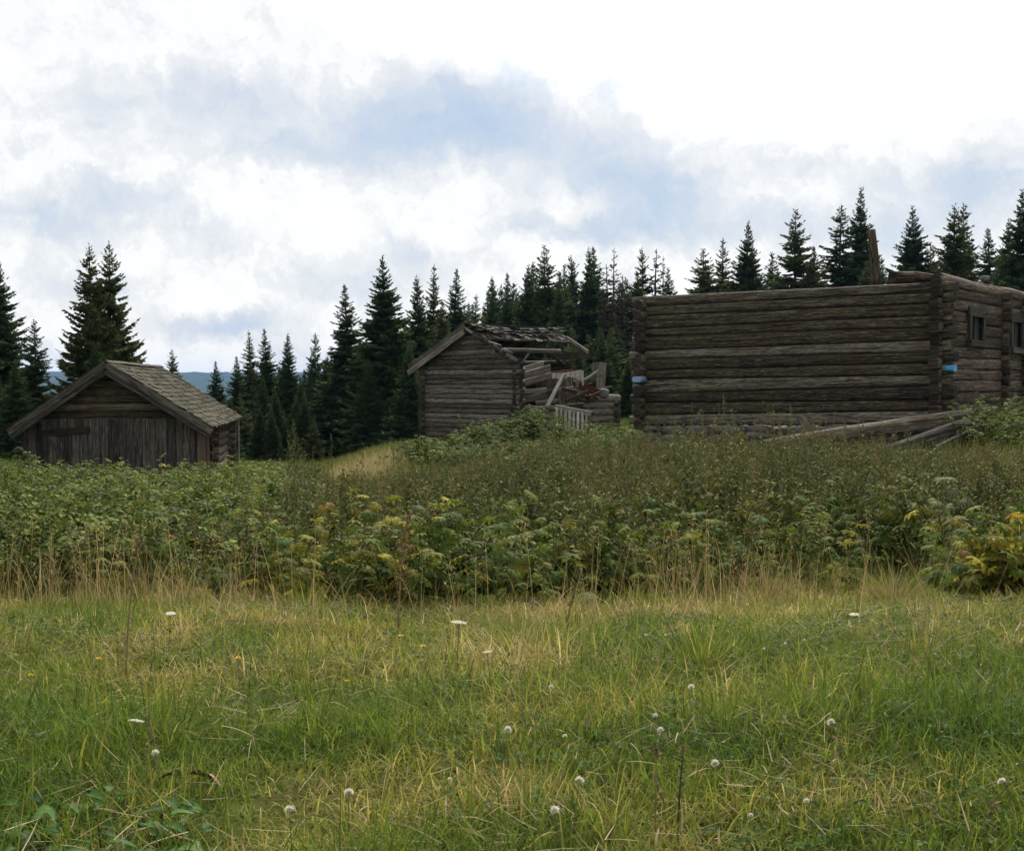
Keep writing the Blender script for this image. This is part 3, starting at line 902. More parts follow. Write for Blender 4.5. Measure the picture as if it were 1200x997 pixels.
w.build('dark_backing', M['log_end'], cabin)  # dark boards added to hide the sunlit grass behind the gap under the wall
for k2 in range(16):
    tc_ = LEN * (k2 + .5) / 16
    zb = seam(12, tc_); hh = zb - float(terrain(*kp(tc_, .4, 0)[:2])) + .12
    add_stone('foundation_stone', kp(tc_, .42 + RNG.uniform(-.05, .05), zb - .02 - hh / 2), (LEN / 16 * 1.1, .4, hh), 300 + k2, math.atan2(dL[1], dL[0]) + RNG.normal(0, .04), cabin)
w = Wood()
w.board(at(940, 488, 26.2), at(955, 512, 25.6), .26, .04, (1, 0, .3))
w.build('prop_board', M['log'], cabin)
stone = add_stone('stone', kp(0, s_of(1152), seam(0, 0) + .235), (.2, .17, .13), 77, .4)
tag(stone, 'small grey stone lying on the cabin top log above the windows', 'stone')


# fallen logs before the cabin
def fallen(name, pts, label, mat, group='fallen timbers in front of the cabin', board=False):
    w = Wood()
    for q in pts: (w.board if board else w.log)(*q[0], **q[1])
    c = np.mean(np.array(w.V), 0)
    return tag(w.build(name, M[mat], None, (c[0], c[1], min(v[2] for v in w.V))), label, 'timber', group)


fallen('fallen_log', [((at(895, 524, 22.6), at(1138, 491, 23.0), .25, .33), dict(rough=.14, wob=.03, bow=.015))], 'long round grey log lying slanted along the front of the cabin', 'log')
fallen('fallen_log', [((at(1000, 543, 21.6), at(1136, 502, 22.2), .26, .34), dict(d0=.24, d1=.28, power=4, rough=.14, wob=.025))], 'squared pale grey beam lying before the long round log', 'grey_dark')
fallen('splintered_log', [((at(1128, 499, 22.8), at(1153, 490, 22.9), .17, .13), dict(rough=.2, wob=.02)), ((at(1130, 501, 22.75), at(1154, 496, 22.7), .07, .04), dict(rough=.2))], 'short splintered dark log end at the right end of the fallen timbers', 'log')
fallen('fallen_board', [((at(1085, 538, 21.5), at(1136, 516, 22.1), .24, .05), dict(wv=(0, -.3, 1), jag=.2))], 'short grey board leaning under the squared beam', 'grey', board=True)
fallen('fallen_board', [((at(1020, 541, 21.2), at(1088, 531, 21.5), .16, .05), dict(wv=(0, -.6, 1), jag=.2))], 'low splintered board half buried in the weeds below the beam', 'grey', board=True)
fallen('fallen_log', [((at(925, 548, 20.8), at(1030, 531, 21.6), .2, .22), dict(rough=.12))], 'dark rotten log end sunk in the weeds left of the boards', 'log')

fallen('fallen_log', [((at(1040, 527, 22.3), at(1150, 504, 22.6), .2, .24), dict(rough=.16, wob=.03))], 'grey log wedged between the long round log and the squared beam', 'grey_dark')
fallen('fallen_log', [((at(965, 541, 21.9), at(1075, 521, 22.2), .18, .2), dict(rough=.18, wob=.03))], 'dark half hidden log below the middle of the long round log', 'log')
fallen('fallen_board', [((at(1095, 531, 21.7), at(1142, 508, 22.0), .26, .06), dict(wv=(0, -.5, 1), jag=.25))], 'broad grey slab tipped against the end of the squared beam', 'grey_dark', board=True)

# pale roof at the right edge
r0 = at(1196, 437, 46); r1 = at(1260, 437, 47)
shed = empty('outbuilding', (r1[0], r1[1], float(terrain(r1[0], r1[1]))), 'far outbuilding with a pale blue metal roof peeping past the cabin at the right edge', 'outbuilding')
w = Wood()
w.board(at(1194, 434, 46) + [0, 0, 0], at(1194, 434, 46) + np.array([5, 1.0, 0.0]), .75, .06, (.35, 0.6, .75), n=4, warp=0)
w.build('roof', M['metal_roof'], shed)
w = Wood()
b0 = at(1197, 441, 46.3)
for k in range(8):
    w.board(b0 + np.array([0, 0, -.1 - k * .25]), b0 + np.array([4.6, .95, -.1 - k * .25]), .25, .06, (0, 0, 1), n=3)
w.build('wall', M['plank'], shed)

# ------------------------------------------------------------------ ruined hut
A0 = np.array([.12, 36.6]); c45 = math.sqrt(.5)


def hp(a, b, z):
    return np.array([A0[0] + c45 * a - c45 * b, A0[1] + c45 * a + c45 * b, z])


GW, GL = 3.94, 4.3
ZB, ZE, ZRG = -1.05, 1.60, 2.55
SL = (ZRG - ZE) / (GW / 2)
g0 = hp(2, 2, 0)
ruin = empty('ruined_hut', (g0[0], g0[1], -.65), 'collapsed grey log hut with a broken roof and open front in the middle distance', 'hut')
w = Wood(); z = ZB; hh = .145
i = 0
while z < ZRG - .12:
    zc = z + hh / 2
    cut = max(0, (zc + .03 - ZE) / SL)
    b0 = (cut + RNG.uniform(-.08, .22)) if cut > 0 else -.22 + RNG.uniform(-.06, .06)
    b1 = GW - cut if cut > 0 else GW + .2
    if b1 - b0 > .25: w.log(hp(0, b1, zc), hp(0, b0, zc), hh * 1.02, hh * RNG.uniform(.98, 1.04), .16, .17, sides=18, power=5, rough=.04, wob=.008)
    z += hh * RNG.uniform(.97, 1.03); i += 1
w.build('gable_wall', M['grey'], ruin)
w = Wood()
for k in range(15):
    w.log(hp(-.22, GW, ZB + .09 + k * .18), hp(GL, GW, ZB + .09 + k * .18), .185, .185, .16, .16, sides=10)
w.build('back_wall', M['log'], ruin)  # darker wood than outside: interior shade put into the colour
w = Wood()
for k in range(15):
    z = ZB + .04 + k * .18
    lo = [0, 0, 0, 0, 0, 0, 0, 0, .6, .9, .9, 1.1, 1.3, 1.6, 1.8][k]
    w.log(hp(GL, GW + .2, z), hp(GL, lo - (.2 if lo == 0 else 0), z), .19, .19, .17, .17, sides=12, rough=.09)
w.build('end_wall', M['log'], ruin)  # dark wood again, standing in for the shade inside
w = Wood()
for k in range(6):
    z = ZB + .18 + k * .2
    w.log(hp(-.22 + RNG.uniform(-.05, .05), 0, z), hp(1.55 + RNG.uniform(-.15, .1), 0, z), .2, .2, .17, .17, rough=.09)
w.build('front_wall', M['grey'], ruin)
w = Wood()
for k in range(7):
    z = ZB + .18 + k * .215
    w.log(hp(2.95 + RNG.uniform(-.2, .15), 0, z), hp(GL + .22 + RNG.uniform(-.05, .05), 0, z), .225, .22, .18, .18, rough=.1, wob=.02)
w.build('front_corner_wall', M['grey'], ruin)
w = Wood()
for z in np.arange(ZB + .85, ZE - .25, .18):
    w.log(hp(-.1, .0, z), hp(.28 + RNG.uniform(-.08, .12), .0, z + RNG.uniform(-.02, .02)), .17, .16, .16, .15, rough=.16, wob=.02)
for q in range(15):
    b = 1.75 - q * .125 + RNG.uniform(-.05, .05); zq = ZE + SL * max(b, -.05) - .02 + RNG.uniform(-.06, .06)
    w.log(hp(-.12, b + .16, zq + .06), hp(-.06 + RNG.uniform(-.06, .1), b - RNG.uniform(.02, .2), zq - RNG.uniform(.0, .14)), RNG.uniform(.08, .17), RNG.uniform(.05, .12), sides=9, rough=.3, wob=.03)
w.build('broken_log', M['grey_dark'], ruin)


def shingles(w, P, U, V, du, dv, rows, wid, sag=0, skip=0.0, th=.022, lift=.06, seed=0):
    """P top corner at the ridge, U along the ridge, V down the slope (unit); du,dv sizes"""
    n = np.cross(U, V); n = n if n[2] > 0 else -n
    ex = dv / rows
    for r in range(rows):
        x = RNG.uniform(-.05, .02)
        while x < du:
            ww = wid * RNG.uniform(.6, 1.35)
            if r < 2 or RNG.random() > skip:
                dr = RNG.normal(0, .012)
                sg = -sag * 4 * (x / du) * (1 - x / du)
                c0 = P + U * (x + ww / 2) + V * (max(r * ex - .04, 0)) + n * (.015 + sg + RNG.uniform(0, .006))
                c1 = P + U * (x + ww / 2 + RNG.normal(0, .006)) + V * ((r + 1) * ex + .05 + dr + RNG.uniform(-.02, .02)) + n * (lift * RNG.uniform(.7, 1.5) + sg)
                w.board(c0, c1, ww * .98, th, U, n=2, warp=0)
            x += ww
# roof of the ruin: back slope, strip of front slope
ridge0 = hp(-.18, GW / 2, ZRG + .06)
Ua = np.array([c45, c45, 0.])
Vb = np.array([-c45, c45, -SL]); Vb /= np.linalg.norm(Vb)
Vf = np.array([c45, -c45, -SL]); Vf /= np.linalg.norm(Vf)
w = Wood()
for k in range(16):
    a = -.12 + k * .245
    w.board(hp(a + .1, GW / 2 - .02, ZRG - .02), hp(a + .1, GW + .48, ZE - SL * .48 - .02), .235, .03, Ua, warp=.01)
w.build('roof_boards', M['log'], ruin)  # underside seen from below, its shade carried by the darker wood
w = Wood()
for k in range(16):
    a = -.1 + k * .245
    bl = RNG.uniform(1.12, 1.55)
    w.board(hp(a + .1, GW / 2 + .02, ZRG), hp(a + .1, bl, ZE + SL * bl - .02), .235, .03, Ua, warp=.01, jag=.05)
rb = w.build('front_roof_boards', M['grey'], ruin)
w = Wood()
shingles(w, ridge0, Ua, Vb, 3.9, 2.75, 10, .15)
w.build('roof', M['shingle_dark'], ruin)
w = Wood()
shingles(w, ridge0 + np.array([0, 0, .02]), Ua, Vf, 3.9, .66, 3, .15, lift=.09, skip=.2, sag=.09)
w.build('front_roof', M['shingle_dark'], ruin)
w = Wood()
for sgn, off in ((1, 0), (1, .16)):
    w.board(hp(-.22 - .03 * (off > 0), GW / 2 - .05, ZRG + .0 - off), hp(-.22 - .03 * (off > 0), GW + .52, ZE - SL * .52 - off + .0), .17, .035, (0, 0, 1))
w.build('verge_board', M['grey'], ruin)
w = Wood()
w.board(hp(-.21, GW / 2 + .02, ZRG - .02), hp(-.20, 1.62, ZE + SL * 1.62 - .03), .06, .03, (0, 0, 1), jag=.1)
w.board(hp(3.72, 1.45, ZE + SL * 1.45 + .0), hp(3.78, .62, ZE + SL * .62 - .05), .09, .035, (0, 0, 1), jag=.1)
w.build('broken_verge_board', M['pale'], ruin)
w = Wood()
w.log(hp(-.1, .62, ZE + SL * .62 - .08), hp(2.6, .72, ZE + SL * .72 - .1), .15, .14, rough=.06)
w.log(hp(-.2, GW / 2, ZRG - .12), hp(3.8, GW / 2, ZRG - .12), .15, .15)
w.log(hp(-.1, 1.36, ZE + SL * 1.36 - .07), hp(3.72, 1.3, ZE + SL * 1.36 - .09), .09, .09)
w.build('purlin', M['grey_dark'], ruin)
w = Wood()
for a in (.9, 2.0, 3.1):
    w.log(hp(a, GW / 2, ZRG - .1), hp(a, GW + .3, ZE - SL * .3 - .1), .1, .1)
w.build('rafter', M['log'], ruin)
# inner partition with a small window, seen through the fallen front
w = Wood()
for k in range(7):
    w.board(at(632 + k * 8.6, 482, 39.0 + k * .12), at(632 + k * 8.6, 441 + RNG.uniform(-2, 2), 39.0 + k * .12), .215, .04, (1, .3, 0))
pt = w.build('partition', M['log'], ruin)
w = Wood()
w.board(at(664, 458, 38.75), at(664, 443, 38.75), .09, .04, (1, 0, 0)); w.board(at(677, 458, 38.75), at(677, 443, 38.75), .12, .04, (1, 0, 0))
w.board(at(661, 459, 38.74), at(680, 459, 38.74), .07, .045, (0, 0, 1)); w.board(at(670.5, 457, 38.76), at(670.5, 444, 38.76), .03, .03, (1, 0, 0))
w.build('window_frame', M['pale'], ruin)


def debris(name, p0, p1, wid, th, wv, label, mat, cat='plank'):
    w = Wood(); w.board(p0, p1, wid, th, wv, jag=.08)
    V = np.array(w.V); c = V.mean(0)
    return tag(w.build(name, M[mat], None, (c[0], c[1], V[:, 2].min())), label, cat, 'loose wood inside the ruined hut')


debris('fallen_plank', at(604, 443, 37.6), at(644, 431, 38.3), .20, .05, (0, -.3, 1), 'middle one of three pale planks fanned out at the ruin opening', 'pale')
debris('fallen_plank', at(604, 436, 37.9), at(637, 427, 38.6), .20, .05, (0, -.3, 1), 'uppermost of three pale planks fanned out at the ruin opening', 'pale')
debris('fallen_plank', at(612, 449, 37.5), at(647, 439, 38.1), .17, .05, (0, -.3, 1), 'lowest of three pale planks fanned out at the ruin opening', 'pale')
debris('fallen_plank', at(609, 459, 37.5), at(640, 457, 37.9), .13, .05, (0, -.3, 1), 'level pale plank lying below the fanned planks', 'pale')
debris('fallen_plank', at(608, 469, 37.4), at(640, 462.5, 37.8), .19, .05, (0, -.3, 1), 'broad grey plank just above the low front logs', 'grey')
debris('fallen_plank', at(641, 476, 37.5), at(660, 440, 38.2), .115, .05, (1, 0, .5), 'bright pale board propped diagonally across the ruin opening', 'white')
debris('fallen_plank', at(641, 470, 38.0), at(648, 442, 38.5), .17, .05, (1, 0, 0), 'short grey board leaning behind the bright diagonal board', 'grey')
debris('fallen_beam', at(680, 452, 38.6), at(706, 462, 38.9), .2, .12, (0, 0, 1), 'reddish brown beam tipped down behind the front corner', 'red')
debris('fallen_beam', at(690, 466, 38.5), at(707, 459, 38.8), .11, .1, (0, 0, 1), 'short brown beam lying on the front corner logs', 'brown')
debris('fallen_beam', at(645, 436.5, 38.7), at(672, 434, 39.2), .06, .1, (0, 0, 1), 'thin red painted beam above the draped cloth', 'red')
debris('fallen_beam', at(688, 442, 40.2), at(707, 441, 40.2), .09, .3, (0, 0, 1), 'grey shelf-like plank near the far corner of the ruin', 'grey')
debris('upright_board', at(703, 459, 40.6), at(706, 424, 40.8), .28, .04, (1, .2, 0), 'grey upright board standing at the far corner of the ruin', 'grey')
debris('upright_board', at(697, 447, 40.9), at(698, 425, 41.0), .22, .04, (1, .2, 0), 'darker upright board behind the standing grey one', 'log')
debris('fallen_beam', at(650, 417, 41.0), at(690, 416.5, 41.4), .2, .15, (0, 0, 1), 'dark beam lying across the top of the ruin end wall', 'log')
for q, (pa, pb, Ya, Yb, wd2, mt2, lab) in enumerate([
        ((612, 453), (634, 447), 37.9, 38.3, .10, 'log', 'dark splintered board under the lowest fanned plank'),
        ((650, 446), (656, 474), 38.2, 37.8, .09, 'grey', 'narrow grey board upright just right of the diagonal board'),
        ((664, 470), (690, 458), 38.0, 38.6, .12, 'brown', 'brown board slanting up towards the ruin front corner'),
        ((655, 477), (683, 474), 37.6, 37.9, .12, 'grey_dark', 'dull board lying behind the picket gate rail'),
        ((683, 447), (700, 436), 39.6, 40.0, .10, 'grey', 'grey board tilted against the standing upright board'),
        ((640, 412), (662, 428), 39.2, 39.6, .09, 'grey_dark', 'thin rafter hanging down under the broken roof edge'),
        ((622, 411), (610, 428), 38.6, 38.2, .08, 'log', 'dark rafter stub hanging behind the gable wall'),
        ((672, 449), (688, 455), 38.9, 39.0, .16, 'brown', 'rust brown board edge beneath the hanging cloth corner'),
        ((628, 472), (655, 469), 37.7, 37.9, .10, 'pale', 'short pale board low behind the diagonal board foot')]):
    debris('fallen_plank', at(pa[0], pa[1], Ya), at(pb[0], pb[1], Yb), wd2, .045, (.2, -.4, 1), lab, mt2)
for q in range(9):
    xa = 632 + 8 * q + RNG.uniform(-3, 3); ya = RNG.uniform(455, 478); an_ = RNG.uniform(-.6, .6); ln_ = RNG.uniform(12, 24); Yq = 38.0 + .09 * q + RNG.uniform(-.2, .3)
    debris('broken_board', at(xa, ya, Yq), at(xa + ln_ * math.cos(an_), ya - ln_ * math.sin(an_), Yq + RNG.uniform(-.2, .4)), RNG.uniform(.06, .13), .04, (.2, -.4, 1),
           'short broken board in the jumbled heap inside the ruined hut', ['grey_dark', 'log', 'grey', 'brown'][q % 4])
add = add_stone('stone', at(708, 461, 38.6), (.3, .25, .3), 81, .3)
tag(add, 'small pale stone on top of the ruin front corner', 'stone')
# cloth
cb = Bag(); nx, ny = 26, 9
px_ = np.linspace(645, 684, nx)
V = []
for j in range(ny):
    for i2, p in enumerate(px_):
        f = j / (ny - 1)
        top = np.interp(p, [645, 660, 675, 681, 684], [437, 437, 434.5, 433, 435])
        ln = np.interp(p, [645, 655, 668, 676, 684], [6, 7, 6, 10, 17]) * (1 + .12 * math.sin(p * 1.3))
        V.append(at(p, top + ln * f, 38.35 + .05 * math.sin(p * 1.1 + f * 2) * (f + .2) - .05 * f))
T = []
for j in range(ny - 1):
    for i2 in range(nx - 1):
        a = j * nx + i2; T += [[a, a + 1, a + nx + 1], [a, a + nx + 1, a + nx]]
T = np.array(T); V = np.array(V)
n0 = len(V); V2 = V + np.array([0, .012, 0])
T2 = T[:, ::-1] + n0
cb.add(np.concatenate([V, V2]), np.concatenate([T, T2]), rnd3(2 * n0))
c = V.mean(0)
tag(cb.build('cloth', M['cloth'], None, (c[0], c[1], V[:, 2].min()), smooth=True), 'dirty white cloth draped over a rail in the ruin opening', 'cloth')
# picket gate
pg = empty('picket_gate', at(671, 514, 36.6), 'whitewashed picket gate leaning against the front of the ruined hut', 'gate')
w = Wood(); w.board(at(650, 476.5, 36.7), at(692, 484.5, 37.5), .13, .05, (0, -.3, 1), jag=.05); w.build('rail', M['white'], pg)
w = Wood(); w.board(at(652, 504, 36.5), at(688, 511, 37.2), .1, .05, (0, -.3, 1), jag=.05); w.build('rail', M['white'], pg)
for k in range(8):
    f = k / 7
    px = 652.5 + 34.5 * f
    w = Wood(); w.board(at(px, 514 + 3 * f, 36.38 + .78 * f), at(px, 477.5 + 6.5 * f, 36.62 + .78 * f), .095 * RNG.uniform(.8, 1.15), .03, (1, .7, 0), jag=.04); w.build('picket', M['white'], pg)

# ------------------------------------------------------------------ shed at the left
gv_ = np.array([.9913, .1314]); rv_ = np.array([-.1314, .9913]); AP = np.array([-8.83, 28.0])


def sp_(wd, r, z):
    p = AP + gv_ * wd + rv_ * r
    return np.array([p[0], p[1], z])


ZA, ZEV, HS, WH, SLN = 1.32, -.10, 2.22, 1.84, 8.2
ss = (ZA - ZEV) / HS
g0 = sp_(0, 4, 0)
hut = empty('shed', (g0[0], g0[1], -1.55), 'low grey wooden shed with a mossy shingle roof at the left', 'shed')
ZS = -.02 + 0    # gable logs above, boards below
w = Wood()
z = ZA - .22; hh = .17; zcut = at(128, 491, 28)[2]
zz = zcut
while zz < ZA - .3:
    half = max(.1, (ZA - .10 - zz - hh) / ss)
    w.log(sp_(-half, .13, zz + hh / 2), sp_(half, .13, zz + hh / 2), hh * 1.08, hh * 1.06, .16, .16, sides=14, power=2.6, rough=.06)
    zz += hh
w.build('gable_logs', M['log'], hut)
w = Wood()
for k in range(16):
    zz = -1.7 + k * .185; half = min(WH, (ZA - .12 - zz - .1) / ss)
    if half > .1: w.log(sp_(-half, SLN - .4, zz), sp_(half, SLN - .4, zz), .2, .2, .18, .18, sides=10)
w.build('back_wall', M['log'], hut)
w = Wood()
x = -WH
while x < WH - .02:
    ww = min(RNG.uniform(.12, .2), WH - x)
    top = min(zcut + RNG.uniform(-.015, .02), ZA - .16 - abs(x + ww / 2) * ss)
    w.board(sp_(x + ww / 2, .07 + RNG.uniform(-.012, .012), -1.75), sp_(x + ww / 2, .07 + RNG.uniform(-.012, .012), top), ww * .96, .03, (gv_[0], gv_[1], 0), warp=.012, jag=.03)
    x += ww
w.build('plank_wall', M['plank'], hut)
w = Wood()
w.board(sp_(-WH, .12, zcut - .03), sp_(WH, .12, zcut - .03), .12, .08, (0, 0, 1)); w.build('wall_plate', M['plank'], hut)
# door
dl, dr = -1.42, -.46
door = Wood()
for k in range(6):
    x = dl + .08 + (dr - dl - .16) * k / 5
    door.board(sp_(x, .035, -1.7), sp_(x, .035, -.24 + RNG.uniform(-.01, .01)), .15, .03, (gv_[0], gv_[1], 0))
dm = door.build('door', M['plank'], hut)
w = Wood(); w.board(sp_(dl - .02, .005, -.22), sp_(dr + .06, .005, -.14), .13, .07, (0, 0, 1)); w.build('header', M['log_end'], dm)
w = Wood(); w.board(sp_(dl + .12, .008, -.30), sp_(dl + .55, .008, -.95), .09, .03, (0, 0, 1)); w.build('brace', M['log_end'], dm)
w = Wood(); w.board(sp_(dl - .05, .015, -1.7), sp_(dl - .05, .015, .0), .09, .05, (gv_[0], gv_[1], 0)); w.build('door_post', M['log_end'], dm)
# side walls
w = Wood()
for k in range(9):
    y0 = .12 + k * .30
    w.board(sp_(WH + .03, y0 + .15, -1.8), sp_(WH + .03, y0 + .15, -.02 + RNG.uniform(-.02, .02)), .28, .03, (rv_[0], rv_[1], 0), warp=.012)
w.build('side_planks', M['brown'], hut)
w = Wood()
for k in range(9):
    z = -1.7 + k * .2
    w.log(sp_(WH, 2.9, z), sp_(WH, SLN - .3, z), .2, .2, .2, .2, sides=12, rough=.08)
    w.log(sp_(WH + .22, 3.3, z + .1), sp_(WH - .1, 3.3, z + .1), .19, .19, sides=10, rough=.1)
    w.log(sp_(WH + .28, SLN - .65, z + .1), sp_(-WH, SLN - .65, z + .1), .19, .19, sides=10, rough=.1)
    w.log(sp_(-WH, .2, z), sp_(-WH, SLN - .3, z), .2, .2, .18, .18, sides=10)
w.build('log_wall', M['log_warm'], hut)
w = Wood()
w.board(sp_(WH + .30, SLN - .45, -1.8), sp_(WH + .30, SLN - .45, -.05), .1, .1, (1, 0, 0)); w.build('corner_post', M['grey'], hut)
# roof
Ur = np.array([rv_[0], rv_[1], 0.])
for sg, nm in ((1, 'roof'), (-1, 'left_roof')):
    HSs = HS if sg > 0 else 2.02
    sss = (ZA - ZEV) / HSs
    Vs = np.array([gv_[0] * sg, gv_[1] * sg, -sss]); Ls = np.linalg.norm(Vs) * HSs; Vs /= np.linalg.norm(Vs)
    w = Wood()
    w.board(sp_(sg * HSs * .5, -.25, (ZA + ZEV) / 2 - .03), sp_(sg * HSs * .5, SLN, (ZA + ZEV) / 2 - .03), Ls * .985, .03, Vs, n=3, warp=0)
    shingles(w, sp_(0, -.28, ZA - .005), Ur, Vs, SLN + .3, Ls - .02, 15, .13, sag=.035, lift=.04, th=.017, skip=.035)
    w.build('roof' if sg > 0 else 'roof', M['shingle'], hut)
w = Wood()
w.board(sp_(.04, -.27, ZA + .02), sp_(.04, SLN - .02, ZA + .02), .12, .02, (gv_[0], gv_[1], -.5), warp=.02)
w.build('ridge_board', M['shingle'], hut)
w = Wood()
for sg in (-1, 1):
    he = (HS if sg > 0 else 2.02)
    w.board(sp_(0 + sg * .0, -.30, ZA - .05), sp_(sg * (he + .02), -.30, ZEV - .09), .13, .035, (0, 0, 1))
    w.board(sp_(0, -.27, ZA - .18), sp_(sg * (he - .02), -.27, ZEV - .17), .15, .04, (0, 0, 1))
w.build('verge_board', M['plank'], hut)

# ------------------------------------------------------------------ vegetation
def field(n, u0, u1, y0, y1):
    Y = np.sqrt(RNG.uniform(y0 * y0, y1 * y1, n)); X = RNG.uniform(u0, u1, n) * Y
    return X, Y


def P3(X, Y, dz=0): return np.stack([X, Y, terrain(X, Y) + dz], 1)


# thicket front edge in distance as a function of photo column
EDX = np.array([-150, 0, 200, 350, 500, 640, 750, 900, 1000, 1100, 1350])
EDY = np.array([7.4, 7.2, 6.9, 6.1, 6.0, 6.2, 6.8, 7.1, 7.5, 8.1, 8.6])


def edge(X, Y): return np.interp(600 + X / np.maximum(Y, .1) * FPX, EDX, EDY)


def pxu(X, Y): return 600 + X / np.maximum(Y, .1) * FPX


# buildings' footprints keep plants out
def inside(X, Y, m=.15):
    q = np.stack([X, Y], 1)
    a = (q - K) @ dL; b = (q - K) @ dR
    r = (a > -m) & (a < LEN + m) & (b > -m) & (b < DEP + m)
    q2 = q - A0; a = (q2[:, 0] + q2[:, 1]) * c45; b = (-q2[:, 0] + q2[:, 1]) * c45
    r |= (a > -m) & (a < GL + m) & (b > -m) & (b < GW + m)
    q3 = q - AP; a = q3 @ gv_; b = q3 @ rv_
    r |= (abs(a) < WH + m) & (b > -m) & (b < SLN + m)
    return r


# --- meadow grass in the foreground
G = Bag()
X, Y = field(260000, -.56, .56, 1.35, 9.5)
X2, Y2 = field(60000, -.56, .56, 1.35, 3.2)
X = np.concatenate([X, X2]); Y = np.concatenate([Y, Y2])
e = edge(X, Y)
dens = fbm(X * 2.3, Y * 2.3, 40, 3)
keep = (RNG.random(len(X)) < np.clip(.30 + dens * 1.2, 0, 1)) & (Y < e + .9)
keep &= RNG.random(len(X)) < np.clip(1.25 - .05 * Y, .6, 1)
X = X[keep]; Y = Y[keep]; n = len(X); e = e[keep]
clump = fbm(X * 1.6 + 9, Y * 1.6, 50, 3); clump2 = vnoise(X * 4.5, Y * 4.5, 61)
dry = .31 + .8 * (fbm(X * .7 + 4, Y * .7 + 2, 70, 3) - .5) + .75 * (vnoise(X * 3.1, Y * 3.1, 71) - .5) + .4 * (vnoise(X * 8, Y * 8, 72) - .5) + .05 + np.clip((Y - 3.5) / 5, -.12, .5) * .16 + RNG.normal(0, .18, n)
h = (.028 + .125 * clump ** 2.2 + .05 * clump2 ** 2) * RNG.uniform(.4, 1.6, n) * np.interp(Y, [1.5, 3, 6, 9], [.85, .95, 1.0, 1.2])
az = RNG.uniform(0, 6.28, n)
ph0 = np.abs(RNG.normal(.25, .45, n)); ph1 = np.abs(RNG.normal(1.2, .9, n))
wd = RNG.uniform(.0016, .0050, n) * np.interp(Y, [1.5, 5, 9], [1, 1.35, 2.0])
G.blades(P3(X, Y, -.01), h, az, ph0, ph1, wd, rnd3(n, dry), 4)
# coarse tufts
for k in range(260):
    x, y = field(1, -.5, .5, 1.7, 8); x = x[0]; y = y[0]
    if y > edge(np.array([x]), np.array([y]))[0] + .2: continue
    m = int(RNG.integers(30, 90)); rr = np.abs(RNG.normal(0, .06, m)); aa = RNG.uniform(0, 6.28, m)
    tone = RNG.uniform(.05, .75)
    xx = x + rr * np.cos(aa); yy = y + rr * np.sin(aa)
    G.blades(P3(xx, yy, -.01), RNG.uniform(.06, .18, m) * RNG.uniform(.6, 1.2), aa + RNG.normal(0, .5, m), np.abs(RNG.normal(.12, .12, m)) + rr * 3, np.abs(RNG.normal(.8, .5, m)), RNG.uniform(.002, .0045, m), rnd3(m, tone + RNG.normal(0, .12, m)), 5)
tag(G.build('meadow_grass', M['grass']), 'short mixed green and yellowing grass covering the open meadow in front', 'grass', None, 'stuff')

# --- litter of dead blades lying in the sward
S = Bag()
X, Y = field(36000, -.56, .56, 1.35, 8.5); k = (Y < edge(X, Y) + .3) & (RNG.random(len(X)) < .18 + .8 * np.clip((fbm(X * 1.8 + 3, Y * 1.8, 90) - .42) * 5, 0, 1)); X = X[k]; Y = Y[k]; n = len(X)
S.blades(P3(X, Y, RNG.uniform(.01, .07, n)), RNG.uniform(.03, .11, n), RNG.uniform(0, 6.28, n), RNG.normal(1.38, .2, n), RNG.normal(.1, .3, n), RNG.uniform(.0014, .0032, n), rnd3(n), 3, shape=4)
tag(S.build('straw_litter', M['straw']), 'pale dead grass blades lying matted in the meadow', 'dead grass', None, 'stuff')

# --- clover leaves low in the sward
C_ = Bag()
X, Y = field(9000, -.54, .54, 1.4, 5.5); k = fbm(X * 1.4 + 20, Y * 1.4 + 7, 95) > .50; X = X[k]; Y = Y[k]; n = len(X)
az = RNG.uniform(0, 6.28, n)
C_.inst(TREFOIL, P3(X, Y, RNG.uniform(.02, .07, n)), np.stack([np.cos(az), np.sin(az), RNG.normal(0, .25, n)], 1), np.stack([RNG.normal(0, .35, n), RNG.normal(0, .35, n), np.ones(n)], 1), RNG.uniform(.009, .016, n), RNG.uniform(.009, .015, n), .012, rnd3(n))
tag(C_.build('clover_leaves', M['clover']), 'low clover leaves spread through the meadow grass', 'clover', None, 'stuff')

# --- tall dry stems at the meadow edge
D_ = Bag()
X, Y = field(26000, -.56, .56, 3.6, 9.2)
e = edge(X, Y); px = pxu(X, Y)
zone = np.exp(-((px - 90) / 150) ** 2) * 1.0 + np.exp(-((px - 870) / 150) ** 2) * .7 + .10 + .3 * np.exp(-((px - 1090) / 80) ** 2)
prob = zone * np.exp(-((Y - (e - .5)) / .7) ** 2) * np.clip(2.6 * fbm(X * 1.3, Y * 1.3, 101) - .75, 0, 1.2) + .010
k = (RNG.random(len(X)) < prob) & (Y < e + .6); X = X[k]; Y = Y[k]; n = len(X)
D_.blades(P3(X, Y), RNG.uniform(.12, .44, n), RNG.uniform(0, 6.28, n), np.abs(RNG.normal(.1, .22, n)), np.abs(RNG.normal(.7, .5, n)), RNG.uniform(.0018, .0042, n), rnd3(n), 5)
